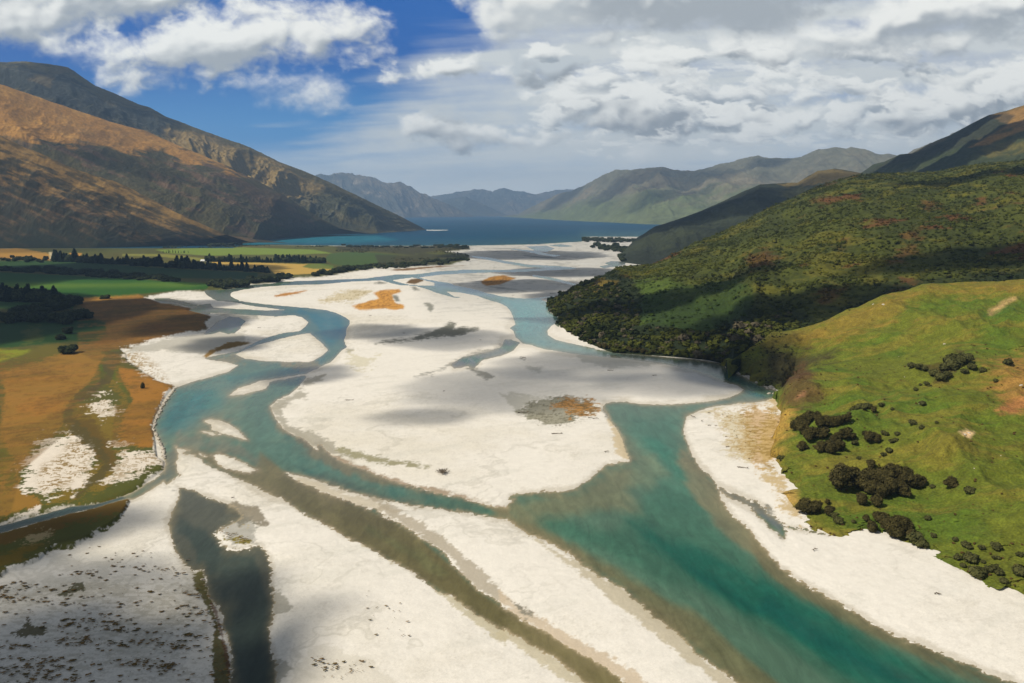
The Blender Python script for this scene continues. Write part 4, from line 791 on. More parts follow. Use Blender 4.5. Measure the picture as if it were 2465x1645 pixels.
def plant(kind, name, p, sc, label, cat, group=None, sz=None, rs=random):
    i = rs.randrange(len(TREES[kind])); cm, tm = TREES[kind][i]
    root = bpy.data.objects.new(name, None); COL.objects.link(root); root.empty_display_size = 0.5
    root.location = tuple(float(v) for v in p); root.rotation_euler = (0, 0, rs.random()*6.28); root.scale = (sc, sc, sz or sc*rs.uniform(0.9, 1.15))
    for m_, nm in ((cm, cm.name.split('.')[0]), (tm, tm.name.split('.')[0])):
        c = bpy.data.objects.new(nm, m_); c.parent = root; COL.objects.link(c)
    return tag(root, label, cat, group)
def knoll_pt(px, py): return hill_point(HK1, px, py)
def Fp(x, y): return (1845+x/3.734, 900+y/3.734)
def tree_at(kind, name, px, py, hpx, nat_h, label, cat, group=None, H=HK1, wide=1.0):
    """px,py: foot in the photo; hpx: height in photo pixels"""
    p = hill_point(H, px, py) if H is not None else gpoint(px, py)
    d = math.hypot(p[0], p[1]); sc = hpx*d/FOC/nat_h*(0.9 if kind == 'beech' else 1.0)
    o = plant(kind, name, p, sc*wide, label, cat, group, sz=sc)
    return o
big_f = [  # clump A: above (tile F foot x, foot y, height in tile px)
 (250, 510, 110), (320, 530, 150), (300, 480, 120), (380, 440, 130), (450, 420, 100), (480, 480, 130), (540, 480, 120), (600, 480, 115), (650, 470, 110), (715, 450, 95), (380, 600, 140), (440, 580, 120), (500, 590, 125), (330, 440, 90)]
for i, (x, y, h) in enumerate(big_f):
    tree_at('beech', 'beech_tree', *Fp(x, y), h/3.734, 9, 'dark tree packed in the upper tree clump below the bluff', 'tree', 'trees of the upper clump')
for i, (x, y, h) in enumerate([(490, 710, 125), (585, 720, 110), (600, 630, 90), (655, 700, 120), (640, 590, 80), (710, 590, 125), (555, 700, 120)]):
    tree_at('beech', 'beech_tree', *Fp(x, y), h/3.734, 9, 'dark round tree just below the upper clump', 'tree', 'loose trees under the upper clump')
solo = [(320, 690, 105, 'dark tree standing alone left of the upper clump'), (775, 600, 75, 'small round tree at the right end of the upper clump'),
 (920, 620, 120, 'tall tree of the pair right of the upper clump'), (995, 625, 95, 'shorter tree of the pair right of the upper clump'),
 (670, 1040, 260, 'tallest dark tree at the left end of the middle clump'), (1655, 1030, 120, 'lone round tree standing right of the middle clump'),
 (1400, 1000, 85, 'reddish small tree beside the right end of the middle clump'), (860, 1180, 125, 'round dark tree hanging under the middle clump on its left'),
 (985, 1195, 130, 'lowest dark tree under the middle clump'), (940, 860, 95, 'thin leaning tree sticking up behind the middle clump'),
 (335, 1265, 180, 'taller of two dark trees near the gravel edge'), (440, 1255, 140, 'shorter of two dark trees near the gravel edge'),
 (555, 1275, 110, 'greyish tree right of the pair by the gravel'), (548, 1170, 55, 'small bushy tree behind the greyish tree'),
 (895, 1325, 75, 'small round tree left above the lowest clump'), (945, 1430, 120, 'dark tree at the left end of the lowest clump'),
 (1305, 1500, 115, 'brownish tree at the right of the lowest clump'), (965, 350, 65, 'small dark tree right of the hillside thicket')]
for (x, y, h, lb) in solo: tree_at('beech', 'beech_tree', *Fp(x, y), h/3.734, 9, lb, 'tree')
for (x, y, h) in [(790, 1000, 180), (860, 1050, 200), (940, 1020, 190), (1010, 1010, 180), (1080, 1000, 190), (1100, 900, 110), (1170, 960, 160), (1240, 960, 150), (1240, 1010, 140), (1310, 1020, 140), (1370, 1030, 90), (900, 980, 150), (960, 1090, 150), (1040, 1120, 150), (1120, 1090, 170), (1180, 1080, 150), (1240, 1105, 130)]:
    tree_at('beech', 'beech_tree', *Fp(x, y), h/3.734, 9, 'dark tree packed in the big middle clump on the green knoll', 'tree', 'trees of the middle clump')
for (x, y, h) in [(1000, 1330, 110), (1060, 1380, 150), (1100, 1430, 160), (1150, 1475, 190), (1210, 1440, 180), (1250, 1400, 130), (1160, 1380, 120), (1040, 1320, 90)]:
    tree_at('beech', 'beech_tree', *Fp(x, y), h/3.734, 9, 'dark tree packed in the lowest clump near the gravel', 'tree', 'trees of the lowest clump')
for (x, y, h) in [(770, 340, 40), (810, 335, 60), (850, 330, 80), (890, 325, 75), (915, 310, 60), (740, 370, 40)]:
    tree_at('bush', 'shrub', *Fp(x, y), h/3.734*.8, 2.2, 'dark shrub in the small thicket above the upper clump', 'shrub', 'shrubs of the hillside thicket')
small = [(1130, 325, 22), (1400, 285, 40), (1310, 465, 45), (1395, 495, 32), (1525, 445, 22), (1050, 550, 35), (1080, 555, 30), (1175, 555, 35), (1130, 620, 35), (1160, 610, 30), (790, 640, 40), (1100, 710, 45), (1050, 740, 35), (830, 775, 30), (1820, 1080, 60), (1490, 1030, 35), (1450, 1315, 40), (1030, 290, 35), (130, 780, 45), (145, 950, 40), (600, 1290, 50), (640, 1350, 60), (780, 1340, 30), (1340, 155, 30), (1440, 105, 32), (1470, 125, 25), (1380, 105, 20)]
sm2 = [(1345, 300, 100, 0), (1400, 350, 80, 0), (1720, 450, 45, 0), (1825, 480, 80, 0), (1770, 520, 40, 0), (1785, 350, 50, 0), (1825, 365, 35, 0), (1930, 365, 40, 0), (2065, 360, 60, 0), (1885, 620, 95, 0), (1830, 545, 30, 0), (1945, 580, 55, 0), (2010, 560, 50, 0), (2045, 545, 50, 0), (2095, 600, 50, 0), (2130, 670, 50, 0), (2270, 610, 90, 0), (2045, 455, 30, 0), (2085, 460, 30, 0), (2275, 430, 40, 0), (1700, 290, 35, 0), (1500, 255, 35, 0), (1950, 490, 30, 0), (1900, 480, 25, 0)]
for (x, y, h) in small: tree_at('bush', 'shrub', *Fp(x, y), h/3.734, 2.2, 'small dark shrub dotted on the open green knoll', 'shrub', 'shrubs dotted on the knoll')
for (x, y, h, _) in sm2: tree_at('bush', 'shrub', 1845+x/3.734, 1225+y/3.734, h/3.734, 2.2, 'dark shrub on the grass above the lower right gravel', 'shrub', 'shrubs above the lower right gravel')
for (x, y, h) in [(1300, 1220, 50), (1360, 1230, 45), (1420, 1240, 40), (1500, 1290, 60), (1560, 1330, 70), (1620, 1310, 60), (1600, 1240, 60), (1680, 1230, 90), (1730, 1190, 80), (1790, 1170, 70), (1820, 1140, 50), (1660, 1180, 80), (1780, 1270, 40), (1840, 1230, 55), (1940, 1260, 45), (2170, 1190, 50), (2060, 1350, 30), (1750, 1130, 50), (1700, 1150, 50)]:
    tree_at('bush', 'shrub', 1845+x/3.734, 560+y/3.734, h/3.734, 2.2, 'dark shrub in the hollow high on the knoll', 'shrub', 'shrubs in the high hollow')
# left bank trees
tree_at('beech', 'lone_tree', 344.5, 941, 20, 9, 'single small tree casting a shadow on the orange grass', 'tree', H=None, wide=0.6)
for (x, y, h, wd, lb) in [(610, 925, 65, 1, 'upper dark bush of the pair in the green paddock'), (543, 978, 55, 1.1, 'lower wide bush of the pair in the green paddock'), (605, 1108, 78, 1.3, 'widest dark bush on the edge of the orange grass'), (615, 840, 75, 0.9, 'dark bush at the foot of the willow thicket'), (950, 608, 38, 1.4, 'low dark bush on the yellow verge'), (745, 625, 14, 1.3, 'tiny bush on the field corner')]:
    tree_at('willow', 'bush', x/3.734, 560+y/3.734, h/3.734, 8.5, lb, 'bush', H=None, wide=wd)
def row(kind, name, P, n, hp, nat, label, cat, group, jx=3, jy=1.0, wide=1.0, hv=0.3):
    P = pts(P); s = np.r_[0, np.cumsum(np.hypot(*np.diff(P, axis=0).T))]
    for i in range(n):
        q = (i+0.5)/n*s[-1]
        x = np.interp(q, s, P[:, 0])+random.uniform(-jx, jx); y = np.interp(q, s, P[:, 1])+random.uniform(-jy, jy)
        kw = kind == 'conifer' and random.random() < 0.35
        tree_at('willow' if kw else kind, 'tree' if kw else name, x, y, hp*random.uniform(1-hv, 1+hv*0.5)*(0.72 if kw else 0.95), 8.5 if kw else nat, label, cat, group, H=None, wide=wide*(1.35 if kind == 'conifer' and not kw else 1))
row('conifer', 'conifer', "A -60,625 540,635", 20, 36, 17, 'tall dark conifer of the belt at the left edge behind the paddock', 'conifer', 'left edge conifer belt', 3, 2.0)
row('conifer', 'conifer', "A -60,600 500,610", 10, 30, 17, 'tall dark conifer of the belt at the left edge behind the paddock', 'conifer', 'left edge conifer belt', 3, 2.0)
row('conifer', 'conifer', "A 480,262 700,272", 12, 26, 17, 'tall conifer of the dark block beside the pale track', 'conifer', 'conifers beside the pale track', 3, 2)
row('conifer', 'conifer', "A 700,272 1180,300", 22, 20, 17, 'conifer of the long shelter belt right of the dark block', 'conifer', 'long shelter belt', 2, 1.5, 1.0, 0.5)
row('conifer', 'conifer', "A 1180,305 1840,335", 30, 24, 17, 'conifer of the dense belt in the middle of the fields', 'conifer', 'dense middle belt', 2, 1.5, 1.0, 0.5)
row('conifer', 'conifer', "A 1850,340 2315,360 B 560,598", 22, 21, 17, 'conifer of the belt running to the yellow field', 'conifer', 'belt beside the yellow field', 3, 1.2, 1.0, 0.45)
row('conifer', 'conifer', "B -10,490 590,502", 26, 17, 17, 'conifer of the ragged belt behind the yellow field', 'conifer', 'ragged belt behind the yellow field', 3, 1, 1.0, 0.4)
row('conifer', 'conifer', "B 600,498 1040,508", 24, 20, 17, 'conifer of the even clipped belt by the yellow field', 'conifer', 'even belt by the yellow field', 2, .6, 1.0, 0.12)
row('poplar', 'poplar', "A 1460,192 1700,190", 11, 8, 15.5, 'thin poplar in the far row on the bright green field', 'poplar', 'far poplar row', 3, .5, 1, .3)
row('willow', 'willow', "A 10,262 440,250", 16, 9, 8.5, 'dark shrubby tree in the golden paddock by the track', 'tree', 'trees in the golden paddock', 4, 7)
row('willow', 'willow', "A -40,800 100,820 420,800 640,810 820,760", 20, 24, 8.5, 'dark willow of the thicket in front of the left conifers', 'willow', 'willow thicket', 7, 6)
row('willow', 'willow', "A 150,760 400,740 560,700 640,650 700,640", 16, 22, 8.5, 'dark willow of the thicket in front of the left conifers', 'willow', 'willow thicket', 7, 6)
row('willow', 'willow', "A -20,345 400,365 800,390 1200,425 1600,445", 60, 9.5, 8.5, 'low bush of the hedge crossing the green fields', 'hedge bush', 'hedge across the fields', 4, 3.5, 1.5)
row('willow', 'willow', "A 250,345 1000,385 1500,420", 30, 11, 8.5, 'low bush of the hedge crossing the green fields', 'hedge bush', 'hedge across the fields', 4, 3.5, 1.5)
row('willow', 'willow', "A 1930,505 2050,500 2230,490 B 40,720 250,700 360,700", 16, 17, 8.5, 'dark rounded bush on the far bank of the side channel', 'bush', 'bushes on the side channel bank', 4, 2, 1.2)
row('willow', 'willow', "B 380,680 560,670 740,640", 16, 15, 8.5, 'bank bush between the side channel and the green field', 'bush', 'bank bushes by the green field', 3, 2, 1.2)
row('willow', 'willow', "B 970,615 1130,600 1250,575 1330,560", 22, 13, 8.5, 'bank bush at the corner of the yellow field', 'bush', 'bank bushes by the yellow field', 4, 2.5, 1.2)
row('willow', 'willow', "B 1330,555 1500,545 1900,520 C 100,505 300,500 480,465", 40, 9, 8.5, 'low bush on the scrubby point beside the delta', 'bush', 'bushes on the delta point', 4, 5, 1.5)
row('willow', 'willow', "B 1200,350 1700,360 2315,355 C 200,350 480,375", 44, 5, 8.5, 'low tree in the dark line along the lake shore', 'tree', 'trees along the lake shore', 4, 3, 2.0)
row('willow', 'willow', "B 0,350 300,340", 14, 7, 8.5, 'low tree at the foot of the left mountain', 'tree', 'trees at the mountain foot', 4, 1.5, 1.6)
row('willow', 'willow', "C 1505,300 1600,305 1800,310 2050,315", 34, 9, 8.5, 'dark tree on the point at the right end of the lake shore', 'tree', 'trees on the right point', 3, 2.5, 1.3)
row('willow', 'willow', "C 1600,345 1750,370 1900,400 1850,460 1900,480", 34, 10, 8.5, 'dark tree of the wood beside the delta at the spur foot', 'tree', 'wood at the spur foot', 7, 6, 1.3)

# ---- masses of bushes nobody could count
def mass(name, P, scale, cols, label, tmpl_n=8, tri=46, core_sub=1, sq=0.85, stretch=1.0, turn=6.28):
    T_ = []
    for i in range(tmpl_n):
        rs = np.random.RandomState(400+i)
        L = lobes_round(rs, 1.0, 1.5, 3)
        v1, f1 = core(L[:2], rs, 0.85, 1); v2, f2 = blob_tris(tri, L, 0.36, rs)
        sel = np.unique(f1)
        vv_ = np.concatenate([v1, v2]); vv_[:, 0] *= stretch; T_.append((vv_, np.concatenate([f1, f2+len(v1)])))
    VV = []; FF = []; CC = []; off = 0
    for j in range(len(P)):
        v, f = T_[rng.randint(tmpl_n)]
        a = rng.rand()*turn; s = scale[j]; ca, sa = math.cos(a), math.sin(a)
        q = np.stack([(v[:, 0]*ca-v[:, 1]*sa)*s, (v[:, 0]*sa+v[:, 1]*ca)*s, (v[:, 2]-0.25)*s*sq], -1)+P[j]
        VV.append(q.astype(F32)); FF.append(f+off); off += len(v)
        CC.append((cols[j][None]*(0.8+0.4*rng.rand(len(v), 1))).astype(F32))
    me = mesh_np(name, np.concatenate(VV), np.concatenate(FF), np.concatenate(CC), smooth=False)
    return tag(link(name, me, M['leaf']), label, kind='stuff')
def from_hill(H, n, densf, tmax=0.999):
    X, Y, Z, hx, hy, t = H[1][:6]
    Xu, Xv = np.gradient(X, axis=1), np.gradient(X, axis=0); Yu, Yv = np.gradient(Y, axis=1), np.gradient(Y, axis=0); area = np.abs(Xu*Yv-Xv*Yu)
    m = (t < tmax) & (hx > -80) & (hx < PW+90)
    idx = np.flatnonzero(m.ravel())
    X, Y, Z, hx, hy, t = [q.ravel()[idx] for q in (X, Y, Z, hx, hy, t)]
    # weight by ground area approx
    ar = area.ravel()[idx]; wgt = densf(hx, hy, X, Y, t)*ar; wgt = np.clip(wgt, 0, None); wgt /= wgt.sum()
    k = rng.choice(len(idx), n, p=wgt)
    return np.stack([X[k]+rng.uniform(-2, 2, n), Y[k]+rng.uniform(-3, 3, n), Z[k]], -1), hx[k], hy[k], H[1][6].reshape(-1, 3)[idx[k]]
MEAD = "D 880,470 1000,440 1150,410 1250,450 1500,480 1650,430 1800,440 1930,530 1880,690 1700,800 1550,860 1400,900 1150,850 900,820 880,700 950,560"
def dens_forest(hx, hy, X, Y, t):
    c = fbm(X/50+3, Y/50, 4)
    q = sdf(MEAD, hx, hy)+c*18
    d = (0.5+sstep(-0.3, 0.3, c))*np.where(q > 0, 0.30, 1.0)
    return d*(t > 0.003)*(1500/np.hypot(X, Y))**0.6
P, hx, hy, hc = from_hill(HF, 15000, dens_forest)
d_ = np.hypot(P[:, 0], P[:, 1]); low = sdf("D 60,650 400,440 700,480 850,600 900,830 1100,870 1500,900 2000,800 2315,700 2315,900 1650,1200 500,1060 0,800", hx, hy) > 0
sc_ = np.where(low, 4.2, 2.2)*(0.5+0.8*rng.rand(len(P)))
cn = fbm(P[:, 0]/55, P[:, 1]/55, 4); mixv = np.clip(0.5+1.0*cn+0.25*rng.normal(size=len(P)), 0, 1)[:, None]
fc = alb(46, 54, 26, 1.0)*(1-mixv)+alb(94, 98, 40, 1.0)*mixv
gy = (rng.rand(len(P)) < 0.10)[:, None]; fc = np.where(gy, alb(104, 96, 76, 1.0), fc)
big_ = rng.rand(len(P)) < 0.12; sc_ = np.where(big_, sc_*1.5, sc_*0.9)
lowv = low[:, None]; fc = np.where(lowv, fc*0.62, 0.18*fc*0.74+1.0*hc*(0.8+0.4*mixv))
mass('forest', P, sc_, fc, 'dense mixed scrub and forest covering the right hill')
P, hx, hy, hc = from_hill(HK2, 150, lambda hx, hy, X, Y, t: sstep(-6, 10, sdf("D 1650,1200 1900,1040 2050,930 2200,900 2315,1000 2315,1250 2150,1400 2050,1390 1880,1310", hx, hy)+fbm(X/20, Y/20, 4)*14)+0.05*sstep(0.95, 1, t))
mass('scrub', P, 0.9*(0.5+0.9*rng.rand(len(P))), np.tile(alb(52, 52, 30, 1.0), (len(P), 1)), 'dark scrub on the bank of the bend below the hill')
P, hx, hy, hc = from_hill(HK1, 420, lambda hx, hy, X, Y, t: 0.10+0.3*sstep(-4, 6, sdf("F 130,200 200,60 330,-60 400,20 480,130 600,230 560,310 400,300 260,320 150,260", hx, hy))+0.5*sstep(-20, 10, sdf("O 1650,300 1900,350 2315,300 2700,400 2700,900 2315,760 1900,640 1700,520", hx, hy)), 0.99)
mass('bracken', P, 0.65*(0.5+0.9*rng.rand(len(P))), np.tile(alb(84, 66, 38, 1.0), (len(P), 1)), 'brown bracken scattered over the knoll', tri=24)
def flat_mass(name, poly, n, size, c1, c2, label, h=1.0):
    Pl = pts(poly); out = []
    while len(out) < n:
        x = rng.uniform(Pl[:, 0].min(), Pl[:, 0].max(), 6000); y = rng.uniform(Pl[:, 1].min(), Pl[:, 1].max(), 6000)
        gx, gy = ground(x, y); c = fbm(gx/120, gy/300, 4, 0.6); ok = (sdf(Pl, x, y) > 0) & (rng.rand(6000) < sstep(-0.25, 0.3, c)); out += list(zip(x[ok], y[ok]))
    out = np.array(out[:n]); gx, gy = ground(out[:, 0], out[:, 1]); m = rng.rand(n, 1)
    mass(name, np.stack([gx, gy, np.full(n, h)], -1), size*(0.5+0.9*rng.rand(n)), c1*(1-m)+c2*m, label, tri=24)
flat_mass('scrub', "B 1150,350 1700,345 2315,345 C 480,350 490,375 300,395 470,425 480,465 200,515 B 1900,522 1500,540 1400,520 1700,480 1500,420 1150,400", 1500, 2.6, alb(40, 44, 28, 1.0), alb(86, 82, 54, 1.0), 'low dark scrub on the flat point between the lake and the delta')
flat_mass('scrub', "B -400,335 300,335 500,345 1100,348 1100,362 500,360 300,358 -400,368", 500, 2.6, alb(38, 46, 26, 1.0), alb(80, 84, 44, 1.0), 'low scrub strip between the fields and the mountain foot')
# small plants on the lower left gravel
def scatter_px(poly, n, cluster=None):
    P = pts(poly); out = []
    while len(out) < n:
        x = rng.uniform(P[:, 0].min(), P[:, 0].max(), 4000); y = rng.uniform(P[:, 1].min(), P[:, 1].max(), 4000)
        gx, gy = ground(x, y); c = fbm(gx/30, gy/6+gx/30, 4, 0.6)
        ok = (sdf(P, x, y) > 0) & (rng.rand(4000) < (sstep(-0.1, 0.45, c)+0.06 if cluster is None else 1))
        out += list(zip(x[ok], y[ok]))
    out = np.array(out[:n]); gx, gy = ground(out[:, 0], out[:, 1]); return np.stack([gx, gy, np.full(n, 1.05)], -1)
P1 = scatter_px("J -300,760 300,640 800,560 1400,600 1740,640 1800,780 1880,900 1920,1100 1910,1700 -300,1800", 2200)
P2 = scatter_px("J 1150,400 1500,330 1700,600 1500,650 1200,560 600,560 560,400 800,330", 130)
P3 = scatter_px("K 550,1330 900,1380 1150,1380 1100,1450 800,1568 560,1500", 90, 1)
P4 = scatter_px("K 950,720 1350,850 1550,1100 1400,1200 1100,1150 1000,900", 45, 1)
P5 = scatter_px("M 200,620 500,520 850,540 900,680 700,800 400,780", 110, 1)
P6 = scatter_px("M 1850,660 2200,600 2315,800 F 60,900 M 2200,1050 2000,850", 130, 1)
P7 = scatter_px("J 1760,620 1830,640 1900,830 1990,1050 2060,1400 2080,1700 1950,1700 1920,1300 1900,900 1780,720", 220, 1)
P8 = scatter_px("I 1960,1430 2150,1450 2270,1500 2230,1545 2050,1510", 90, 1)
P9 = scatter_px("I 350,700 700,600 860,800 700,1050 400,1150 330,950", 130)
PA = scatter_px("B 1000,780 1450,740 1400,820 1150,860", 60, 1)
P = np.concatenate([P1, P2, P3, P4, P5, P6, P7, P8, P9, PA]); n = len(P)
sc_ = 0.19*(0.25+2.0*rng.rand(n)**3); sc_[len(P1)+len(P2):] *= 0.8
mm = rng.rand(n, 1); cc = alb(86, 76, 42, 1.0)*(1-mm)+alb(128, 100, 58, 1.0)*mm
P = P+0; P[:, 2] -= 0.05
mass('gravel_plants', P, sc_*1.6, cc, 'tufts and low mats growing on the gravel', tri=18, sq=0.35, stretch=1.9, turn=0.7)

# ================================================================== LOGS, ROCKS, BUILDINGS
def log_mesh(rs, L=7.0, r=0.28, roots=True, bend=0.5):
    V = []; Fc = []; off = 0; k = 8
    def tube(P, R):
        nonlocal off
        P = np.array(P, float)
        for j in range(len(P)):
            d = P[min(j+1, len(P)-1)]-P[max(j-1, 0)]; d /= np.linalg.norm(d)+1e-9
            a = np.cross(d, (0.1, 0.2, 1)); a /= np.linalg.norm(a); b = np.cross(d, a)
            for i in range(k):
                q = P[j]+(a*math.cos(6.283*i/k)+b*math.sin(6.283*i/k))*R[j]*(1+0.12*rs.normal()); V.append(q)
        for j in range(len(P)-1):
            for i in range(k): Fc.append([off+j*k+i, off+j*k+(i+1) % k, off+(j+1)*k+(i+1) % k, off+(j+1)*k+i])
        off += len(P)*k
    n = 8; P = [(L*(i/(n-1)-0.5), bend*math.sin(3*i/(n-1))+0.05*rs.normal(), r*0.8+0.1*abs(rs.normal())) for i in range(n)]
    tube(P, np.linspace(r, r*0.35, n))
    for q in range(4 if roots else 1):
        a = rs.uniform(-1.2, 1.2); x0 = -L/2 if roots else L*0.1; l2 = rs.uniform(.7, 1.6)
        tube([(x0, P[0][1], r), (x0-0.4*l2*math.cos(a), P[0][1]+0.7*l2*math.sin(a), r+0.3*l2*abs(math.sin(a*2))), (x0-0.7*l2*math.cos(a), P[0][1]+1.2*l2*math.sin(a), r+0.6*l2*rs.rand())], [r*.6, r*.35, r*.12])
    for q in range(3):
        x0 = L*rs.uniform(-.2, .45); s = rs.choice([-1, 1]); tube([(x0, 0.3, r), (x0+.5, .3+s*.7, r+.4), (x0+1.1, .3+s*1.3, r+.7)], [r*.4, r*.25, r*.08])
    me = mesh_np('driftwood_log', np.array(V), np.array(Fc), None); me.materials.append(M['drift']); return me
LM = [log_mesh(np.random.RandomState(50+i), 7, 0.3, i % 2 == 0, 0.3+0.3*i) for i in range(4)]
def T2(t, x, y): return TILE[t][0]+x/3.734, TILE[t][1]+y/3.734
def zl(px, py): return 0.95
logs = [('L', 905, 548, 75, 0.0, 'chunky driftwood log alone on the white centre bar'), ('M', 1005, 280, 58, -0.4, 'thin straight log on the upper right of the centre bar'),
 ('M', 1405, 325, 45, 0.3, 'branched snag on the right tip of the centre bar'), ('M', 230, 165, 60, -0.9, 'log lying near the bend opposite the wooded hill'),
 ('M', 530, 852, 100, 0.05, 'long log lying below the tussock patch'), ('M', 825, 708, 40, 0.2, 'short log at the right edge of the tussock patch'),
 ('M', 875, 715, 60, -0.1, 'log beside the channel right of the tussock patch'), ('M', 220, 663, 100, 0.0, 'thin log at the left edge of the tussock patch'),
 ('M', 2200, 1160, 95, -0.4, 'forked log on the right bar below the knoll'), ('M', 2060, 972, 35, 0.2, 'small log on the right bar above the forked one'),
 ('M', 1750, 700, 70, -1.2, 'curved log near the water on the right bar'), ('M', 1895, 665, 35, 0.4, 'small snag near the top of the right bar'),
 ('M', 1830, 735, 30, 0.9, 'upright snag beside the curved log'), ('M', 1895, 778, 30, -0.3, 'small snag below the upright one on the right bar'), ('O', 440, 390, 60, 0.5, 'log on the lower right gravel beach'), ('O', 1540, 793, 55, -0.4, 'pale thin log in the middle of the lower right beach'),
 ('O', 2030, 662, 24, 0.1, 'short log on the grass edge of the lower right beach'), ('C', 1230, 778, 45, 0.0, 'snag on the gravel across from the wooded hill'), ('C', 880, 795, 25, 0.0, 'small snag beside the far channel'), ('C', 585, 1200, 16, 0.0, 'tiny dark stump on the upper centre bar'),
 ('L', 1752, 467, 18, 0.2, 'tiny snag in the middle of the centre bar'), ('I', 2095, 1135, 28, 0.2, 'dark short log on the bar left of the brown channel'), ('B', 1765, 1137, 22, 0.3, 'small dark log above the damp streak'), ('B', 1463, 978, 26, 0.1, 'short log below the orange tussock'), ('B', 465, 1088, 26, 0.1, 'short log on the left bar island'), ('J', 1690, 470, 32, 0.3, 'log floating at the edge of the dark pool'), ('M', 975, 1015, 50, 0.3, 'pale log near the east point of the centre bar')]
for i, (t, x, y, ln, rot, lb) in enumerate(logs):
    p = gpoint(*T2(t, x, y)); d = math.hypot(p[0], p[1]); L = ln/3.734*d/FOC
    o = bpy.data.objects.new('driftwood_log', LM[i % 4]); COL.objects.link(o)
    s = L/7.5; o.location = (p[0], p[1], 0.95+0.0*s); o.scale = (s, max(s, .7), max(s, 0.9)*1.1); o.rotation_euler = (0, 0, rot); tag(o, lb, 'driftwood', 'driftwood on the gravel')
    if t == 'J': o.location.z = 0.05
# stranded root heap
rs = np.random.RandomState(9); VV = []; FF = []; off = 0
me0 = LM[0]
def join_logs(n, R, H, seed):
    rs = np.random.RandomState(seed); VV = []; FF = []; off = 0
    for i in range(n):
        b = LM[i % 4]; v = np.empty(len(b.vertices)*3, F32); b.vertices.foreach_get('co', v); v = v.reshape(-1, 3)
        f = np.empty(len(b.loops), np.int32); b.loops.foreach_get('vertex_index', f); f = f.reshape(-1, 4)
        s = rs.uniform(.25, .6); a = rs.rand()*6.28; e = rs.uniform(0, 1.2)
        x, y, z = v[:, 0]*s, v[:, 1]*s, v[:, 2]*s
        x, z = x*math.cos(e)-z*math.sin(e), x*math.sin(e)+z*math.cos(e)
        x, y = x*math.cos(a)-y*math.sin(a), x*math.sin(a)+y*math.cos(a)
        px_, py_ = rs.normal()*R*.35, rs.normal()*R*.35
        VV.append(np.stack([x+px_, y+py_, np.abs(z)+rs.rand()*H*.35], -1)); FF.append(f+off); off += len(v)
    return mesh_np('root_heap', np.concatenate(VV), np.concatenate(FF), None)
m_ = join_logs(44, 4.4, 3.4, 4); m_.materials.append(M['drift'])
o = link('root_heap', m_); p = gpoint(*T2('L', 1735, 1205)); o.location = (p[0], p[1], 0.9); tag(o, 'heap of stranded roots and branches on the white gravel', 'driftwood heap')
# rocks
def rock_mesh(seed, n=1):
    import bmesh
    rs = np.random.RandomState(seed); bm = bmesh.new(); bmesh.ops.create_icosphere(bm, subdivisions=2, radius=1)
    v = np.array([x.co[:] for x in bm.verts]); f = np.array([[q.index for q in p.verts] for p in bm.faces]); bm.free()
    for _ in range(5):
        d = rs.normal(size=3); d /= np.linalg.norm(d); h = rs.uniform(.55, .85); k = v@d; v = v-np.outer(np.maximum(k-h, 0), d)
    v *= np.array([1.2, .9, .7]); v += 0.04*rs.normal(size=v.shape); return v, f
RK = []
for i in range(4):
    v, f = rock_mesh(60+i); m_ = mesh_np('boulder', v, f, None, smooth=False); m_.materials.append(M['rock']); RK.append((m_, v, f))
for (t, x, y, s, lb) in [('E', 1190, 1115, 2.2, 'small white stone in the dip between the two knolls'), ('E', 1600, 1000, 6, 'pale boulder on the crest of the front knoll'), ('E', 2290, 1375, 8, 'pale boulder at the right edge of the knoll'), ('E', 1240, 1300, 3, 'flat white stone on the green slope below the hollow'), ('F', 2110, 735, 3, 'white stone on the open slope at the far right'), ('F', 1870, 855, 4, 'white stone above the lone round tree'), ('F', 1375, 270, 4, 'white stone beside a small shrub high on the slope'), ('F', 765, 438, 3, 'white stone at the right end of the upper clump'), ('F', 1780, 545, 7, 'bright pale outcrop in the middle of the slope'), ('F', 1820, 535, 8, 'larger bright outcrop in the middle of the slope'),
 ('E', 1050, 650, 8, 'grey outcrop just under the hill crest'), ('E', 960, 650, 6, 'grey outcrop left under the hill crest')]:
    px_, py_ = T2(t, x, y); p = hill_point(HK2 if (t == 'E' and (y < 900)) else HK1, px_, py_); d = math.hypot(p[0], p[1])
    o = bpy.data.objects.new('boulder', RK[random.randrange(4)][0]); COL.objects.link(o); o.location = tuple(map(float, p)); k = s*d/FOC/2; o.scale = (k, k, k); o.rotation_euler = (0, 0, random.random()*6); tag(o, lb, 'rock')
for (t, x, y, s, lb) in [('D', 1290, 1115, 10, 'left white rock at the water under the forest'), ('D', 1330, 1115, 9, 'right white rock at the water under the forest'), ('D', 2080, 1395, 16, 'big pale rock at the point of the river bend'), ('D', 2060, 1450, 8, 'low white rock in the water at the bend'), ('D', 2110, 1450, 9, 'outer white rock in the water at the bend'), ('D', 1680, 1205, 7, 'pale rock at the start of the bank before the bend'), ('D', 1730, 1240, 9, 'pale bank rock halfway along the bend'), ('D', 1850, 1300, 7, 'pale bank rock nearer the point of the bend'), ('J', 1820, 640, 9, 'pale rock at the tip of the pool bank')]:
    p = gpoint(*T2(t, x, y)); d = math.hypot(p[0], p[1]); o = bpy.data.objects.new('boulder', RK[random.randrange(4)][0]); COL.objects.link(o); o.location = (p[0], p[1], 0.1); k = s*d/FOC/2; o.scale = (k*1.2, k, k); tag(o, lb, 'rock')
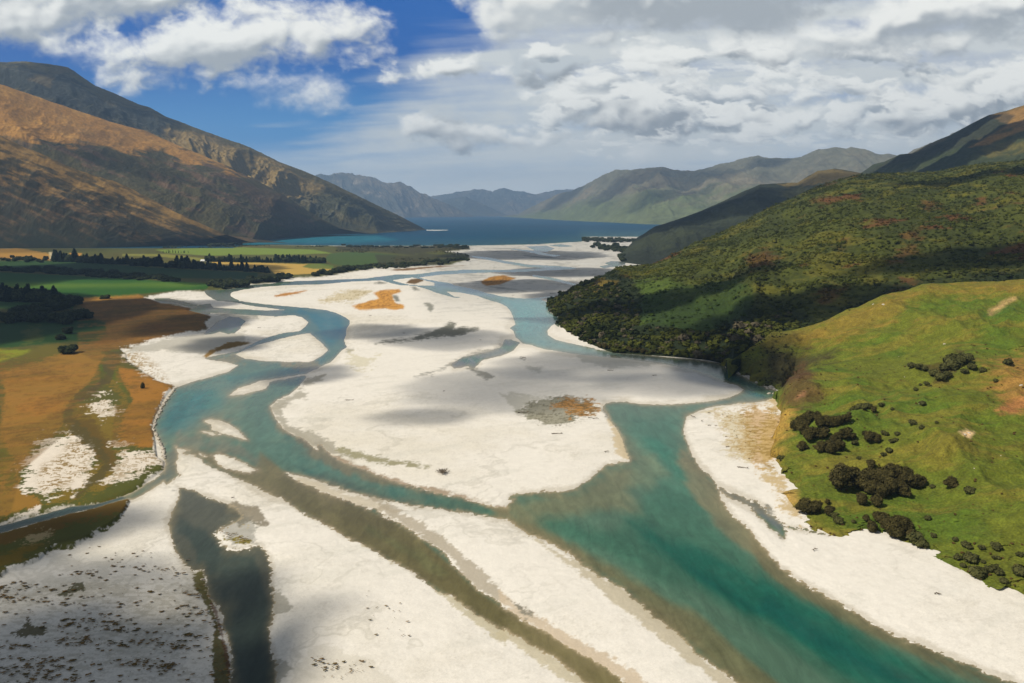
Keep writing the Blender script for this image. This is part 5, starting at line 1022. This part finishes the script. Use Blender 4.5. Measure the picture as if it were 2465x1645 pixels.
def rock_mass(name, lines, n, size, label):
    VV = []; FF = []; off = 0
    for ln, frac in lines:
        Pl = pts(ln); s = np.r_[0, np.cumsum(np.hypot(*np.diff(Pl, axis=0).T))]
        for i in range(int(n*frac)):
            q = rng.rand()*s[-1]; x = np.interp(q, s, Pl[:, 0])+rng.normal()*1.3; y = np.interp(q, s, Pl[:, 1])+rng.normal()*1.3
            gx, gy = ground(x, y); k = size*(0.4+rng.rand()**2*1.3); v, f = RK[rng.randint(4)][1:]
            a = rng.rand()*6.28; VV.append(np.stack([(v[:, 0]*math.cos(a)-v[:, 1]*math.sin(a))*k+gx, (v[:, 0]*math.sin(a)+v[:, 1]*math.cos(a))*k+gy, v[:, 2]*k+0.3], -1)); FF.append(f+off); off += len(v)
    m_ = mesh_np(name, np.concatenate(VV), np.concatenate(FF), None, smooth=False); m_.materials.append(M['rock']); return tag(link(name, m_), label, kind='stuff')
rock_mass('bank_stones', [("I 1580,135 1500,230 1450,310 1395,430 1378,500 1415,570 1460,660 1478,760", 0.6), ("D 1660,1195 1720,1243 1880,1312 2040,1393 2110,1415", 0.3), ("D 70,705 130,738 190,772", 0.1)], 420, 0.75, 'broken pale stones lining the eroded river banks')
# trees at the river's edge below the forest
row('beech', 'beech_tree', "D 1380,1140 1500,1152 1600,1175 1660,1192 1700,1220", 12, 14, 9, 'dark tree overhanging the river bend at the foot of the wooded hill', 'tree', 'trees overhanging the river bend', 3, 2.5, 1.1)
row('beech', 'beech_tree', "D 500,1040 700,1070 980,1095 1250,1110", 22, 15, 9, 'dark tree along the waterline of the wooded hill', 'tree', 'trees along the waterline', 3, 2, 1.1)
# buildings
def box_faces(x0, x1, y0, y1, z0, z1):
    V = [(x0, y0, z0), (x1, y0, z0), (x1, y1, z0), (x0, y1, z0), (x0, y0, z1), (x1, y0, z1), (x1, y1, z1), (x0, y1, z1)]
    return V, [(0, 1, 5, 4), (1, 2, 6, 5), (2, 3, 7, 6), (3, 0, 4, 7), (4, 5, 6, 7), (0, 3, 2, 1)]
def pymesh(name, V, Fc, mat, parent):
    me = bpy.data.meshes.new(name); me.from_pydata(V, [], Fc); me.update(); return link(name, me, mat, parent)
def house(px, py, w, dpt, h, rot, label, cat):
    p = gpoint(px, py); r = bpy.data.objects.new('farm_building', None); COL.objects.link(r); r.location = (p[0], p[1], 0.8); r.rotation_euler = (0, 0, rot); tag(r, label, cat)
    V, Fc = box_faces(-w/2, w/2, -dpt/2, dpt/2, 0, h); V += [(-w/2, 0, h+dpt*.28), (w/2, 0, h+dpt*.28)]; Fc = Fc[:4]+[Fc[5], (0+4, 7, 8), (5, 9, 6)]
    pymesh('wall', V, Fc, M['wall'], r)
    e = .5; a = h-.15; b = h+dpt*.28+.12; t_ = .15
    V = []; Fc = []
    for sgn in (-1, 1):
        o = len(V); V += [(-w/2-e, sgn*(dpt/2+e), a), (w/2+e, sgn*(dpt/2+e), a), (w/2+e, 0, b), (-w/2-e, 0, b)]; V += [(x, y, z+t_) for (x, y, z) in V[o:o+4]]
        Fc += [(o, o+1, o+2, o+3), (o+4, o+5, o+6, o+7), (o, o+1, o+5, o+4), (o+1, o+2, o+6, o+5), (o+3, o, o+4, o+7)]
    pymesh('roof', V, Fc, M['roof'], r)
    for i, x in enumerate((-w*.3, w*.05, w*.3)):
        V, Fc = box_faces(x-.6, x+.6, -dpt/2-.03, -dpt/2+.05, 1, 2.2); pymesh('window', V, Fc, M['dark'], r)
    return r
house(*T2('A', 1845, 268), 24, 12, 4, 0.1, 'white farmhouse in a gap of the shelter belt', 'farmhouse')
house(*T2('A', 575, 266), 6, 5, 3, 0.3, 'tiny white shed in front of the dark conifer block', 'shed')

# ================================================================== SKY
def build_sky():
    sx = np.arange(-420, 2900, 2.3); sy = np.arange(-330, 585, 2.3)
    X, Y = np.meshgrid(sx, sy)
    n1 = fbm(X/210, Y/95, 6, 0.55); n2 = fbm(X/60+30, Y/34, 6, 0.6); n3 = fbm(X/520+9, Y/40+X/900, 5, 0.55)
    wx = X+fbm(X/90, Y/60, 4)*40; wy = Y+fbm(X/90+50, Y/60+20, 4)*22
    t = np.clip((Y+330)/840, 0, 1)[..., None]
    top = lin((20, 92, 172)); midc = lin((60, 136, 198)); lowc = lin((206, 222, 230))
    tt = sstep(120, 330, Y)[..., None]; t2 = sstep(330, 500, Y)[..., None]
    c = (top*(1-tt)+midc*tt)*(1-t2)+lowc*t2
    c = c.astype(np.float64)
    # thin high veil
    veil = sdf("V 830,330 870,250 930,200 1000,110 1100,90 1180,-20 1220,-400 2900,-400 2900,300 2900,560 600,560 660,400 740,360", X, Y, 200)
    vm_ = sstep(-90, 60, veil+n3*90+n1*40)
    vm_ = np.clip(vm_*(0.9+0.5*n3+0.15*n2), 0, 1)*0.97
    vlow = sstep(330, 430, Y+30*n3)*0.75
    streaks = sdf("V 400,240 700,250 900,200 1000,300 800,400 560,330", X, Y, 100); sm = sstep(-60, 40, streaks)*sstep(0.0, 0.5, n3)*0.45
    vv = np.clip(np.maximum(np.maximum(vm_, vlow), sm), 0, 1)[..., None]
    vcol = lin((214, 218, 216))*(1+0.22*t2)*(1-t2*0.2)+lin((226, 236, 238))*t2*0.2
    c = c*(1-vv)+vcol*vv
    # cumulus: outline, base brightness, shadow side
    def blur(A, r):
        k = 2*r+1
        for _ in range(2):
            for ax in (0, 1):
                P_0 = np.pad(A, [(r+1, r) if i == ax else (0, 0) for i in (0, 1)], mode='edge'); cs = np.cumsum(P_0, axis=ax)
                A = (np.take(cs, np.arange(k, cs.shape[ax]), ax)-np.take(cs, np.arange(0, cs.shape[ax]-k), ax))/k
        return A
    def shift(A, dx, dy): return np.roll(np.roll(A, dy, 0), dx, 1)
    def cum(poly, lit, dark, thr=0.0, soft=14, det=20, shade=1.0, dk=None, a=1.0, sun=None):
        nonlocal c
        sd0 = blur(sdf(poly, wx, wy, 120).astype(np.float64), 6)
        D = np.clip(sd0*0.5, -60, 34)+nb0*det*1.7+nb1*det*0.55
        al = sstep(-soft*0.7, soft*2.2, D+thr)*a
        Ds = blur(D, 3); Db = blur(D, 9)
        l1 = (Ds-shift(Ds, 4, 5)); l2 = (Db-shift(Db, 9, 12))
        body = 0.62+0.030*shade*l1*1.3+0.016*shade*l2-np.clip(Db-14, 0, 40)*0.005+0.28*n2+0.25*n1
        body = np.clip(body, 0, 1)
        if dk is not None: body = np.clip(body-dk(X, Y), 0, 1)
        body = body*body*(3-2*body)
        cc = dark*(1-body[..., None])+lit*body[..., None]
        c = c*(1-al[..., None])+cc*al[..., None]
    nb0 = fbm(wx/85+3, wy/52, 7, 0.56); nb1 = fbm(X/22+3, Y/15, 5, 0.6)
    W_ = lin((247, 247, 241)); Gm = lin((168, 174, 178)); Gd = lin((104, 112, 118)); Gl = lin((192, 198, 200))
    # far small ones near the horizon
    for s in ("V 915,398 940,392 965,402 945,408 920,408", "V 1010,395 1040,390 1060,400 1100,398 1040,405", "T 510,690 580,660 640,670 672,715 660,740 580,742 520,720", "T 780,660 830,680 900,700 840,720 790,700", "T 1670,650 1750,620 1890,620 1900,650 1800,670 1690,690", "T 250,660 340,650 430,625 460,660 380,680 280,695", "T 1110,620 1170,650 1170,675 1110,670", "T -10,655 60,650 75,670 20,685"):
        cum(s, W_, Gl, 4, 9, 7, 0.8, a=0.8)
    # middle banks
    for s, l, d, th in (
        ("T 20,560 100,540 200,590 290,600 200,640 30,635", Gl*1.15, Gm, 2),
        ("S 1820,620 1850,540 1900,510 1960,520 2100,560 2300,560 2350,600 2500,610 2500,680 2300,680 2200,640 2100,690 1950,670", W_, Gm, 4),
        ("S 1870,490 2000,480 2150,530 2280,510 2360,540 2340,570 2150,560 2000,530", Gl, Gm, 0),
        ("T 100,460 200,400 300,360 420,350 600,370 760,350 900,390 980,440 1000,480 1200,490 1470,510 1480,545 1200,570 900,600 800,610 640,600 600,615 400,600 350,540 200,520", W_, Gm, 4),
        ("T 830,500 1100,500 1290,540 1200,590 1000,610 860,590 800,560", W_*0.95, Gm, 2),
        ("T 1080,380 1150,350 1200,370 1480,420 1490,450 1300,480 1050,460", Gl*1.15, Gm, 0),
        ("T 1470,360 1540,355 1545,410 1490,400", Gl, Gm, 2), ("T 1580,370 1680,390 1690,440 1600,430", Gl, Gm, 2), ("T 1740,375 1810,390 1800,410 1740,400", Gl, Gm, 2),
        ("T 1500,480 1700,450 1840,400 1900,360 2050,350 2200,290 2350,280 2800,200 2800,600 2350,500 2200,550 1950,600 1700,610 1630,560 1650,520 1520,520", Gl*1.05, Gm, 4),
        ("S 1980,330 2040,250 2150,255 2250,290 2400,300 2500,330 2500,400 2350,380 2150,340 2050,370", W_*.97, Gm, 6),
        ("S 1880,345 1900,310 1940,330 1940,355", W_*.9, Gl, 4), ("S 1735,350 1735,300 1770,295 1782,320 1760,355", W_*.8, Gl*.9, 3),
        ("T -20,220 200,260 380,290 470,310 480,370 400,330 200,400 100,380 -20,370", Gl, Gm, 4),
        ("T 470,230 560,190 760,180 880,230 870,300 760,330 640,345 500,320", W_*.93, Gm, 6),
        ("T 900,150 1200,160 1290,200 1250,290 1200,315 1050,290 900,260", Gl*1.1, Gm, 4),
        ):
        cum(s, W_ if l is not Gl else l*1.1, d*0.86, th, 6, 13, 1.5)
    def field(region, sx_, sy_, thr, lit, dark, seed, a=0.9):
        nonlocal c
        reg = blur(sdf(region, X, Y, 120).astype(np.float64), 8)
        D = (fbm(wx/sx_+seed, wy/sy_+seed, 6, 0.55)*100)+np.clip(reg, -60, 12)*0.8-thr
        al = sstep(-8, 22, D)*a*sstep(-22, 14, reg); Ds = blur(D, 3); Db = blur(D, 8)
        body = np.clip(0.62+0.008*(Ds-shift(Ds, 4, 6))+0.014*(Db-shift(Db, 6, 12))+0.45*n2+0.3*n1-np.clip(D-10, 0, 30)*0.008, 0, 1); body = body*body*(3-2*body)
        cc = dark*(1-body[..., None])+lit*body[..., None]; c = c*(1-al[..., None])+cc*al[..., None]
    field("T 60,330 300,330 800,300 1500,330 2400,300 2800,560 1300,640 900,660 300,640 20,620", 70, 26, 12, W_, lin((160, 168, 174)), 5.0)
    field("T 60,180 800,160 1500,230 2400,150 2800,400 1300,420 300,420 60,400", 110, 42, 14, W_, lin((158, 166, 172)), 11.0)
    field("T 200,620 1300,620 1900,600 1900,690 1000,720 300,740", 46, 11, 22, W_, Gl, 17.0, 0.6)
    # top right masses
    cum("T 1250,130 1400,60 1560,60 1700,-20 2000,-100 3000,-300 3000,150 2350,150 2200,145 2050,160 2030,230 1850,230 1700,260 1500,280 1350,280 1250,210", W_, Gm, 5, 14, 18, 1.0, dk=lambda X, Y: 0.55*np.exp(-(((X-2400)/170)**2+((Y-60)/26)**2)))
    cum("T -330,-100 -200,60 -100,170 0,190 60,160 200,130 380,160 480,180 640,190 800,190 900,170 1100,170 1250,110 1350,100 1560,40 1650,-80 1500,-700 -300,-600", W_*0.98, Gm, 5, 16, 20, 1.0,
        dk=lambda X, Y: 0.62*np.exp(-(((X-1780)/270)**2+((Y-38)/46)**4))*1.6*sstep(-0.9, 0.2, n1)+0.5*sstep(100, -200, Y)+0.25*sstep(-0.1, .5, n1))
    cum("S 2130,-300 2110,-20 2150,80 2230,120 2350,160 2440,200 2700,180 2700,-300", W_*0.9, Gl, 0, 26, 16, 0.8)
    # left masses
    cum("S -900,-900 -900,200 0,215 150,210 230,190 330,180 420,170 560,130 700,150 900,50 1100,-20 1300,-60 1300,-700", W_*0.98, Gm, 5, 16, 18, 1.0, dk=lambda X, Y: 0.35*sstep(10, -60, Y)+0.30*np.exp(-(((X-380)/150)**2+((Y-35)/26)**2)))
    cum("S 210,200 300,210 370,190 420,260 330,270 240,240", W_, Gl, 4, 14, 10, 0.8)
    cum("S 420,180 560,130 700,140 800,90 1000,30 1200,10 1500,0 1640,10 1750,90 1760,130 1720,180 1750,240 1700,275 1640,250 1560,230 1480,280 1400,250 1300,270 1280,330 1100,340 930,380 860,350 760,360 640,360 600,380 500,380 420,300 380,240", W_, Gm, 6, 13, 17, 1.05, dk=lambda X, Y: 0.22*np.exp(-(((X-500)/200)**2+((Y-160)/28)**2)))
    cum("S 1030,420 1060,370 1180,350 1300,330 1380,330 1500,350 1600,390 1620,410 1560,460 1500,475 1400,460 1300,450 1200,430 1180,390 1090,410", W_, Gl, 3, 14, 12, 0.9)
    cum("S 500,410 560,400 640,400 680,450 660,470 600,450", W_*.95, Gl, 3, 10, 7, 0.8)
    c = c*(1+0.16*sstep(300, 460, Y))[..., None]
    rr = 78000.0
    a, b, d = ray(X, Y); L = np.sqrt(a*a+b*b+d*d)
    V = np.stack([a/L*rr, b/L*rr, CH+d/L*rr], -1).reshape(-1, 3)
    me = mesh_np('sky', V, grid_faces(len(sy), len(sx), False), c)
    m = bpy.data.materials.new('sky'); m.use_nodes = True; nt = m.node_tree; nt.nodes.clear()
    at = nt.nodes.new('ShaderNodeAttribute'); at.attribute_name = 'Col'; em = nt.nodes.new('ShaderNodeEmission'); ou = nt.nodes.new('ShaderNodeOutputMaterial')
    nt.links.new(at.outputs['Color'], em.inputs['Color']); nt.links.new(em.outputs[0], ou.inputs[0]); em.inputs['Strength'].default_value = 1.0
    m.cycles.emission_sampling = 'NONE'
    o = link('sky', me, m); tag(o, 'blue sky with white and grey broken cloud', kind='structure')
build_sky()

# ================================================================== SUN, WORLD
EL = math.radians(49); AZO = math.radians(26)
sd = np.array([-math.cos(EL)*math.cos(AZO), -math.cos(EL)*math.sin(AZO), math.sin(EL)])
from mathutils import Vector
sl = bpy.data.lights.new('sun', 'SUN'); sl.energy = 4.9; sl.angle = math.radians(0.45); sl.color = (1.0, 0.92, 0.80)
so = bpy.data.objects.new('sun', sl); COL.objects.link(so); so.rotation_euler = Vector(tuple(sd)).to_track_quat('Z', 'Y').to_euler(); so.location = (0, 0, 500)
wd = bpy.data.worlds.new('World'); S.world = wd; wd.use_nodes = True; nt = wd.node_tree
bgn = nt.nodes['Background']; sk = nt.nodes.new('ShaderNodeTexSky'); sk.sky_type = 'NISHITA'; sk.sun_disc = False
sk.sun_elevation = EL; sk.sun_rotation = math.atan2(sd[0], sd[1]); sk.air_density = 1.0; sk.dust_density = 0.6
hs = nt.nodes.new('ShaderNodeHueSaturation'); hs.inputs['Saturation'].default_value = 0.5; hs.inputs['Value'].default_value = 1.0
nt.links.new(sk.outputs[0], hs.inputs['Color']); nt.links.new(hs.outputs[0], bgn.inputs[0]); bgn.inputs[1].default_value = 0.06
try: wd.cycles.sampling_method = 'MANUAL'; wd.cycles.sample_map_resolution = 512
except Exception: pass

# ================================================================== CLOUDS whose shadows fall on the valley
cm = bpy.data.materials.new('cloud'); cm.use_nodes = True; nt = cm.node_tree; nt.nodes.clear()
ou = nt.nodes.new('ShaderNodeOutputMaterial'); vo = nt.nodes.new('ShaderNodeVolumePrincipled'); vo.inputs['Color'].default_value = (0.95, 0.95, 0.97, 1); vo.inputs['Density'].default_value = 0.035; vo.inputs['Anisotropy'].default_value = 0.5
nt.links.new(vo.outputs[0], ou.inputs['Volume'])
def cloud(px, py, hx, hy, thick, z=0.0, alt=1650.0, rot=0.0, seed=0, rng_d=None, mat=None):
    """centre of the shadow in the photo; hx, hy: half size in metres on the ground"""
    if rng_d is None: x, y = ground(px, py, z)
    else:
        q = at_range(px, py, rng_d); x, y, z = q
    k = (alt-z)/sd[2]; cx, cy = float(x)+sd[0]*k, float(y)+sd[1]*k
    nu, nv = 72, 36; u = np.linspace(0, 2*math.pi, nu, endpoint=False); v = np.linspace(-math.pi/2, math.pi/2, nv)
    U, Vv = np.meshgrid(u, v); r = 1+0.30*fbm(np.cos(U)*2.2+seed, np.sin(U)*2.2+Vv*0.7+seed*2, 5, 0.6)
    X = np.cos(Vv)*np.cos(U)*hx*r; Y = np.cos(Vv)*np.sin(U)*hy*r; Z = np.sin(Vv)*thick/2*(1+0.5*fbm(X/(hx*.5)+seed, Y/(hy*.5), 4))
    Z = np.where(Z < 0, Z*0.5, Z)
    c_, s_ = math.cos(rot), math.sin(rot); X, Y = X*c_-Y*s_, X*s_+Y*c_
    V = np.stack([X, Y, Z], -1).reshape(-1, 3); i = np.arange(nu*nv).reshape(nv, nu); j = np.roll(i, -1, 1)
    Fq = np.stack([i[:-1], j[:-1], j[1:], i[1:]], -1).reshape(-1, 4)
    me = mesh_np('cloud', V, Fq, None); me.materials.append(mat or cm)
    o = link('cloud', me); o.location = (cx, cy, alt); tag(o, kind='structure'); return o
def cv(vx, vy, *a, **k): return cloud(vx/0.9533, vy/0.9533, *a, **k)
SH = [
 (-60, 1620, 460, 240, 2.2), (260, 1560, 230, 170, 1.0), (100, 1380, 340, 100, 0.5), (570, 1560, 80, 180, 2.2), (530, 1370, 90, 80, 0.8), (-20, 1250, 220, 60, 0.9), (220, 1200, 130, 44, 0.6),
 (80, 735, 190, 45, 2.4), (300, 745, 170, 36, 0.4), (30, 690, 160, 14, 1.8), (250, 622, 360, 16, 2.0), (-200, 660, 200, 60, 1.5), (520, 640, 130, 12, 1.3), (-250, 800, 180, 60, 1.0),
 (440, 745, 110, 26, 1.2), (520, 790, 100, 20, 1.0), (420, 700, 110, 12, 0.9),
 (1010, 775, 180, 26, 0.6), (850, 760, 120, 18, 0.6), (1150, 890, 260, 60, 0.42), (960, 958, 130, 22, 0.5), (1350, 838, 240, 36, 0.6), (1520, 880, 170, 30, 0.5), (700, 860, 110, 24, 0.6),
 (1200, 655, 190, 15, 1.2), (1300, 624, 170, 12, 1.3), (1200, 585, 200, 11, 1.3), (1660, 850, 130, 40, 2.2), (1300, 680, 110, 12, 1.2), (680, 1405, 110, 50, 0.4),
]
for i, q in enumerate(SH):
    x_, y_ = ground(q[0]/0.9533, q[1]/0.9533); d_ = float(np.hypot(x_, y_))
    mt = cm.copy(); mt.node_tree.nodes['Principled Volume'].inputs['Density'].default_value = q[4]*2.6/36.0
    cv(q[0], q[1], q[2]*1.05*d_/FOC, q[3]*1.05*d_*d_/(FOC*CH), 36.0, z=1.0, seed=i*1.7, alt=1650.0, mat=mt)
SH2 = [  # on slopes: photo position, range, half sizes, thickness, altitude
 (20, 540, 3600, 380, 220, 16), (250, 225, 6000, 350, 200, 80), (330, 410, 4500, 300, 120, 30), (820, 440, 5900, 240, 120, 50),
 (1600, 800, 1150, 220, 60, 90), (1850, 770, 960, 170, 60, 110), (2290, 620, 1150, 200, 60, 100), (2280, 400, 1950, 240, 70, 60), (1740, 850, 790, 70, 60, 26),
 (1650, 520, 3300, 500, 260, 70), (1850, 450, 3600, 330, 150, 40), (2150, 350, 3900, 330, 200, 260), (2250, 375, 3500, 350, 110, 200), (2100, 390, 3400, 200, 130, 160),
 (1320, 480, 15500, 700, 900, 34), (1520, 470, 12500, 1100, 700, 34), (1640, 478, 11500, 900, 600, 34), (1770, 385, 11500, 350, 400, 30), (1620, 420, 12000, 400, 300, 24), (1570, 503, 10500, 700, 400, 28),
]
for i, q in enumerate(SH2):
    far = q[2] > 8000
    cv(q[0], q[1], q[3], q[4], q[5], rng_d=q[2], seed=40+i*1.3, alt=1750.0 if not far else (3600.0 if q[2] < 14000 else 7000.0))

# ================================================================== HAZE
hz = bpy.data.meshes.new('haze'); V, Fc = box_faces(-16000, 16000, -900, 29500, -6.0, 1480.0)
hz.from_pydata(V, [], [tuple(f) for f in Fc]); hz.update()
hm = bpy.data.materials.new('haze'); hm.use_nodes = True; nt = hm.node_tree; nt.nodes.clear(); ou = nt.nodes.new('ShaderNodeOutputMaterial'); vo = nt.nodes.new('ShaderNodeVolumePrincipled')
vo.inputs['Color'].default_value = (0.42, 0.66, 1.0, 1); vo.inputs['Density'].default_value = 0.000048; vo.inputs['Anisotropy'].default_value = 0.2
nt.links.new(vo.outputs[0], ou.inputs['Volume']); ho = link('haze', hz, hm); tag(ho, 'pale blue air haze filling the valley', kind='stuff')

# ================================================================== CAMERA / RENDER
cam = bpy.data.cameras.new('camera'); co = bpy.data.objects.new('camera', cam); COL.objects.link(co)
cam.sensor_width = 36.0; cam.lens = 36.0*FOC/PW; cam.clip_end = 200000; cam.clip_start = 1.0
co.location = (0, 0, CH); co.rotation_euler = (math.pi/2-TH, 0, 0); S.camera = co
S.render.engine = 'CYCLES'
S.cycles.max_bounces = 4; S.cycles.diffuse_bounces = 2; S.cycles.glossy_bounces = 2; S.cycles.transmission_bounces = 2; S.cycles.volume_bounces = 0
S.cycles.transparent_max_bounces = 24
S.cycles.use_denoising = True
S.cycles.sample_clamp_indirect = 4.0
S.view_settings.view_transform = 'Standard'; S.view_settings.look = 'None'; S.view_settings.exposure = 0.14; S.view_settings.gamma = 1.0
